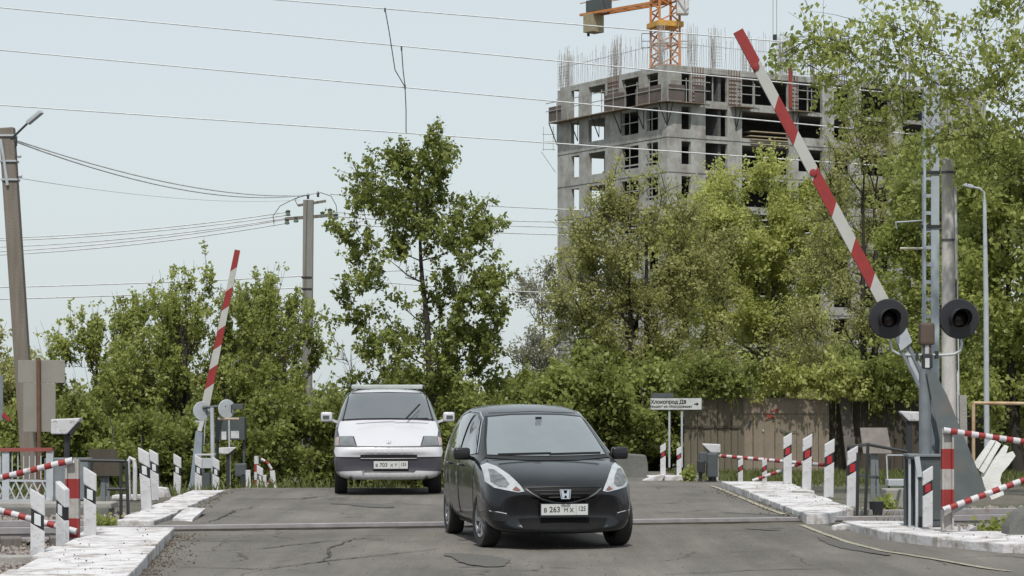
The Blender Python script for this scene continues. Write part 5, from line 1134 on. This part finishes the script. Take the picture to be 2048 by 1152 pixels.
for a, b in (((-.6,-1.0,.955),(.02,-.93,.955)),((.0,-.96,.955),(.58,-1.0,.96))):
    MB().bar(Vector(a)+Vector((0,-.05,.03)), Vector(b)+Vector((0,-.05,.04)), .02, .025).build('wiper', trim, fit)
for sg in (-1, 1):
    mirr = lambda pl: [(x*sg, z) for x, z in (pl if sg < 0 else pl)]
    hl_ = [(.80,.87),(.735,.895),(.66,.865),(.565,.785),(.48,.685),(.435,.615),(.50,.605),(.62,.625),(.74,.65),(.81,.71)]
    patch(bv, [(x*sg, z) for x, z in hl_], 'front', 'headlight', mat('headlight_lens', (.45,.47,.49), .08, (.26,.27,.29), 9, .9, spec=.9, coat=1), fit, .008, 5)
    patch(bv, [(x*sg, z) for x, z in [(.755,.835),(.70,.83),(.625,.765),(.585,.69),(.62,.655),(.70,.665),(.765,.71)]], 'front', 'headlight_inner', mat('headlight_reflector', (.07,.075,.08), .2, (.26,.27,.28), 14, .8, metal=.3), fit, .012, 4)
    patch(bv, [(x*sg, z) for x, z in [(.52,.665),(.475,.628),(.50,.618),(.56,.632)]], 'front', 'turn_signal', mat('amber_lens', (.2,.1,.085), .2), fit, .014)
    patch(bv, [(x*sg, z) for x, z in [(.76,.40),(.6,.375),(.58,.345),(.64,.30),(.78,.31)]], 'front', 'fog_recess', trim, fit, .004)
    seam(bv, [(sg*.79,.405),(sg*.70,.395),(sg*.62,.38)], .012, 'front', pale_metal, fit, name='trim_strip')
    mirror_of(fit, sg, .95 if sg < 0 else .90, -.62, .985, .19, .135, fit_paint)
    # side windows and doors
    patch(bv, [(-.62,.985),(-.3,1.17),(-.02,1.33),(.25,1.405),(.28,.965),(-.2,.955)], 'side', 'side_window', glass_side, fit, .008, 5, sgn=sg)
    patch(bv, [(.36,.965),(.36,1.41),(.7,1.42),(.98,1.38),(1.16,1.12),(1.12,1.0)], 'side', 'side_window', glass_side, fit, .008, 5, sgn=sg)
    seam(bv, [(-.66,.99),(-.3,1.2),(-.02,1.36),(.25,1.43),(.7,1.445),(1.0,1.4),(1.2,1.12)], .018, 'side', chrome, fit, sg, .008, 'window_visor')
    seam(bv, [(-.78,.9),(-.8,.55),(-.74,.3),(.26,.3),(.32,.9),(.32,1.0)], .009, 'side', trim, fit, sg, .0, 'door_seam')
    seam(bv, [(.32,.9),(.3,.3),(.85,.3),(1.02,.55),(1.2,.75),(1.24,.98)], .009, 'side', trim, fit, sg, .0, 'door_seam')
    for yy in (.14, .98):
        h = bv.ray_cast(Vector((sg*3,yy,.84)), Vector((-sg,0,0)))[0]
        MB().tube([h+Vector((0,-.09,0)), h+Vector((sg*.03,-.07,.005)), h+Vector((sg*.03,.07,.005)), h+Vector((0,.09,0))], .013, 8).build('door_handle', fit_paint, fit, smooth=True)
    seam(bv, [(-.75,.2),(-.3,.19),(.4,.19),(.9,.2)], .03, 'side', trim, fit, sg, .0, 'sill')
    seam(bv, [(sg*.79,.9),(sg*.74,.93),(sg*.70,.965)], .01, 'front', trim, fit)
seam(bv, [(-.42,.655),(-.2,.662),(0,.665),(.2,.662),(.42,.655)], .012, 'front', trim, fit, name='bonnet_seam')
patch(bv, [(-.40,.648),(-.2,.655),(0,.657),(.2,.655),(.40,.648),(.34,.60),(.22,.545),(.08,.51),(0,.505),(-.08,.51),(-.22,.545),(-.34,.60)], 'front', 'grille', mat('grille_black', (.01,.01,.011), .7, spec=.2), fit, .006, 4)
for zz, xx in ((.625,.33),(.59,.27),(.555,.18)): seam(bv, [(-xx,zz),(0,zz+.002),(xx,zz)], .008, 'front', trim, fit, off=.012, name='grille_bar')
seam(bv, [(-.42,.64),(-.35,.59),(-.24,.535),(-.1,.498),(0,.49),(.1,.498),(.24,.535),(.35,.59),(.42,.64)], .022, 'front', mat('grey_bumper_lip', (.11,.115,.11), .35), fit, off=.002, name='grille_lip')  # lip strip in a lighter grey than the bumper paint
yf = bv.ray_cast(Vector((0,-6,.59)), Vector((0,1,0)))[0].y
h_emblem(.125, .1, .012, chrome, 'emblem', fit, (0, yf-.018, .588), (R(-12),0,0))
yf = bv.ray_cast(Vector((0,-6,.42)), Vector((0,1,0)))[0].y
number_plate(fit, (0, yf-.075, .425), 'B263MX', '125')
patch(bv, [(-.5,.33),(-.3,.34),(.3,.34),(.5,.33),(.44,.22),(-.44,.22)], 'front', 'lower_intake', mat('intake_black', (.008,.008,.009), .8, spec=.2), fit, .012, 5)
seam(bv, [(-.5,.25),(-.4,.225),(-.2,.212),(.2,.212),(.4,.225),(.5,.25)], .012, 'front', dkgrey, fit, off=.004, name='chin_strip')
seam(bv, [(-.52,1.425),(0,1.445),(.52,1.425)], .008, 'front', trim, fit, name='roof_seam')
MB().box((-.47,-.62,1.03), (.05,.01,.06)).build('sticker', white_paint, fit)
# --- white and grey van
van_white = mat('pearl_white_paint', (.5,.5,.53), .3, (.46,.46,.49), 3, 1, coat=.5)
van_dark = mat('dark_violet_grey_paint', (.05,.048,.06), .35, (.04,.038,.05), 3, 1, coat=.4)
van_silver = mat('silver_lower_bumper', (.42,.415,.43), .4, (.33,.325,.34), 4, .9)
van = thing('van', 'white and dark two-tone van with white mirrors following behind', 'van', (X(777,35.3)-.15, 37.5, .095), R(4)); van['category'] = 'van'
st = [(-2.27,.05,.36,.55,.66,.70,.6),(-2.265,.07,.28,.60,.72,.80,.72),(-2.23,.09,.25,.70,.78,.83,.75),(-2.12,.09,.25,.80,.885,.845,.755),(-1.85,.08,.25,.90,1.0,.85,.755),(-1.66,.07,.25,.96,1.09,.85,.75),(-1.58,.07,.25,.98,1.13,.85,.74),(-1.3,.07,.25,1.0,1.33,.85,.69),(-.98,.07,.25,1.02,1.555,.85,.635),(-.85,.06,.25,1.02,1.61,.85,.625),(-.55,.03,.25,1.03,1.65,.85,.62),(0,0,.25,1.03,1.67,.85,.62),(1.0,0,.25,1.03,1.67,.85,.62),(1.9,-.02,.26,1.02,1.64,.84,.61),(2.12,-.04,.28,1.0,1.5,.83,.62),(2.22,-.05,.3,.95,1.1,.82,.68),(2.28,-.05,.4,.7,.8,.75,.6)]
vbody, vb = car_body(st, van, van_dark, [(-1.42,-1),(-1.42,1),(1.35,-1),(1.35,1)], .35)
for x_, y_ in ((-.73,-1.42),(.73,-1.42),(-.73,1.35),(.73,1.35)): wheel(van, x_, y_, .305, .195, silver_rim, 0)
MB().box((0,.1,.36), (1.3,3.9,.2)).build('underbody', trim, van)
patch(vb, [(-.75,.90),(-.55,.905),(0,.91),(.55,.905),(.75,.90),(.775,1.0),(.745,1.13),(.4,1.15),(0,1.155),(-.4,1.15),(-.745,1.13),(-.775,1.0)], 'front', 'bonnet', van_white, van, .008, 6)
patch(vb, [(-.48,.755),(0,.755),(.48,.755),(.53,.91),(0,.915),(-.53,.91)], 'front', 'bonnet_nose', van_white, van, .008, 5)
patch(vb, [(-.80,.60),(0,.595),(.80,.60),(.83,.68),(.81,.745),(0,.745),(-.81,.745),(-.83,.68)], 'front', 'front_bumper', van_white, van, .012, 6)
patch(vb, [(-.79,.375),(-.42,.385),(-.38,.355),(.38,.355),(.42,.385),(.79,.375),(.78,.262),(.0,.255),(-.78,.262)], 'front', 'lower_bumper', van_silver, van, .012, 6)
patch(vb, [(-.42,.39),(.42,.39),(.38,.358),(-.38,.358)], 'front', 'lower_slot', trim, van, .01)
patch(vb, [(-.43,.635),(.43,.635),(.44,.58),(-.44,.58)], 'front', 'bumper_slot', trim, van, .017)
seam(vb, [(-.43,.575),(0,.572),(.43,.575)], .012, 'front', van_silver, van, off=.016, name='slot_strip')
seam(vb, [(-.52,.752),(0,.75),(.52,.752)], .028, 'front', dkgrey, van, off=.012, name='grille_line')
patch(vb, [(-.72,1.16),(-.4,1.175),(0,1.18),(.4,1.175),(.72,1.16),(.675,1.33),(.62,1.555),(.3,1.57),(0,1.572),(-.3,1.57),(-.62,1.555),(-.675,1.33)], 'front', 'windscreen', mat('van_glass', (.11,.12,.13), .08, (.085,.095,.105), 2, 1, spec=.8, coat=.8), van, .012, 6)
patch(vb, [(-.61,1.575),(0,1.59),(.61,1.575),(.58,1.64),(0,1.655),(-.58,1.64)], 'front', 'roof_front', van_white, van, .008, 5)
MB().box((0,-.35,1.675), (1.14,.5,.07)).build('roof_spoiler', mat('roof_box_grey', (.4,.43,.42), .4), van, .02)
for sg in (-1, 1):
    patch(vb, [(sg*.50,.76),(sg*.76,.765),(sg*.74,.905),(sg*.555,.91)], 'front', 'headlight', mat('van_headlight', (.15,.16,.17), .1, (.08,.085,.09), 10, .8, spec=.9, coat=1), van, .012, 4)
    patch(vb, [(sg*.765,.765),(sg*.82,.77),(sg*.81,.88),(sg*.75,.9)], 'front', 'corner_light', mat('corner_lens', (.35,.28,.27), .2), van, .012, 4)
    patch(vb, [(-1.62,1.03),(-1.3,1.28),(-.98,1.5),(-.7,1.56),(-.65,1.05)], 'side', 'side_window', glass_side, van, .008, 5, sgn=sg)
    patch(vb, [(-.58,1.05),(-.58,1.57),(.5,1.58),(.5,1.05)], 'side', 'side_window', glass_side, van, .008, 5, sgn=sg)
    patch(vb, [(.6,1.05),(.6,1.58),(1.8,1.56),(1.95,1.08)], 'side', 'side_window', glass_side, van, .008, 5, sgn=sg)
    seam(vb, [(-.64,.3),(-.62,1.0)], .012, 'side', trim, van, sg, 0, 'door_seam'); seam(vb, [(.52,.3),(.52,1.0)], .012, 'side', trim, van, sg, 0, 'door_seam')
    mirror_of(van, sg, .955, -1.35, 1.20, .18, .155, van_white, False)
    MB().box((sg*.965,-1.41,1.2), (.1,.012,.05)).build('mirror_mark', dkgrey, van)
    seam(vb, [(sg*.70,1.15),(sg*.655,1.33),(sg*.60,1.56)], .03, 'front', trim, van, off=.012, name='pillar_trim')
    MB().tube([(sg*.6,-.6,1.68),(sg*.6,1.8,1.72)], .018, 6).build('roof_rail', dkgrey, van)
for a, b in (((-.5,-1.66,1.17),(.1,-1.62,1.17)),((.1,-1.66,1.17),(.62,-1.62,1.18)),((.28,-1.66,1.18),(.5,-1.35,1.4))): MB().bar(a, b, .018, .02).build('wiper', trim, van)
yf = vb.ray_cast(Vector((0,-6,.82)), Vector((0,1,0)))[0].y
h_emblem(.075, .065, .01, chrome, 'emblem', van, (0, yf-.02, .83), (R(-35),0,0))
yf = vb.ray_cast(Vector((0,-6,.5)), Vector((0,1,0)))[0].y
number_plate(van, (.03, yf-.045, .475), 'B703XT', '125', wd=.52)
MB().bar((-.39,yf-.02,.39), (-.385,yf-.03,.28), .03, .02).build('tow_hook', silver_rim, van)
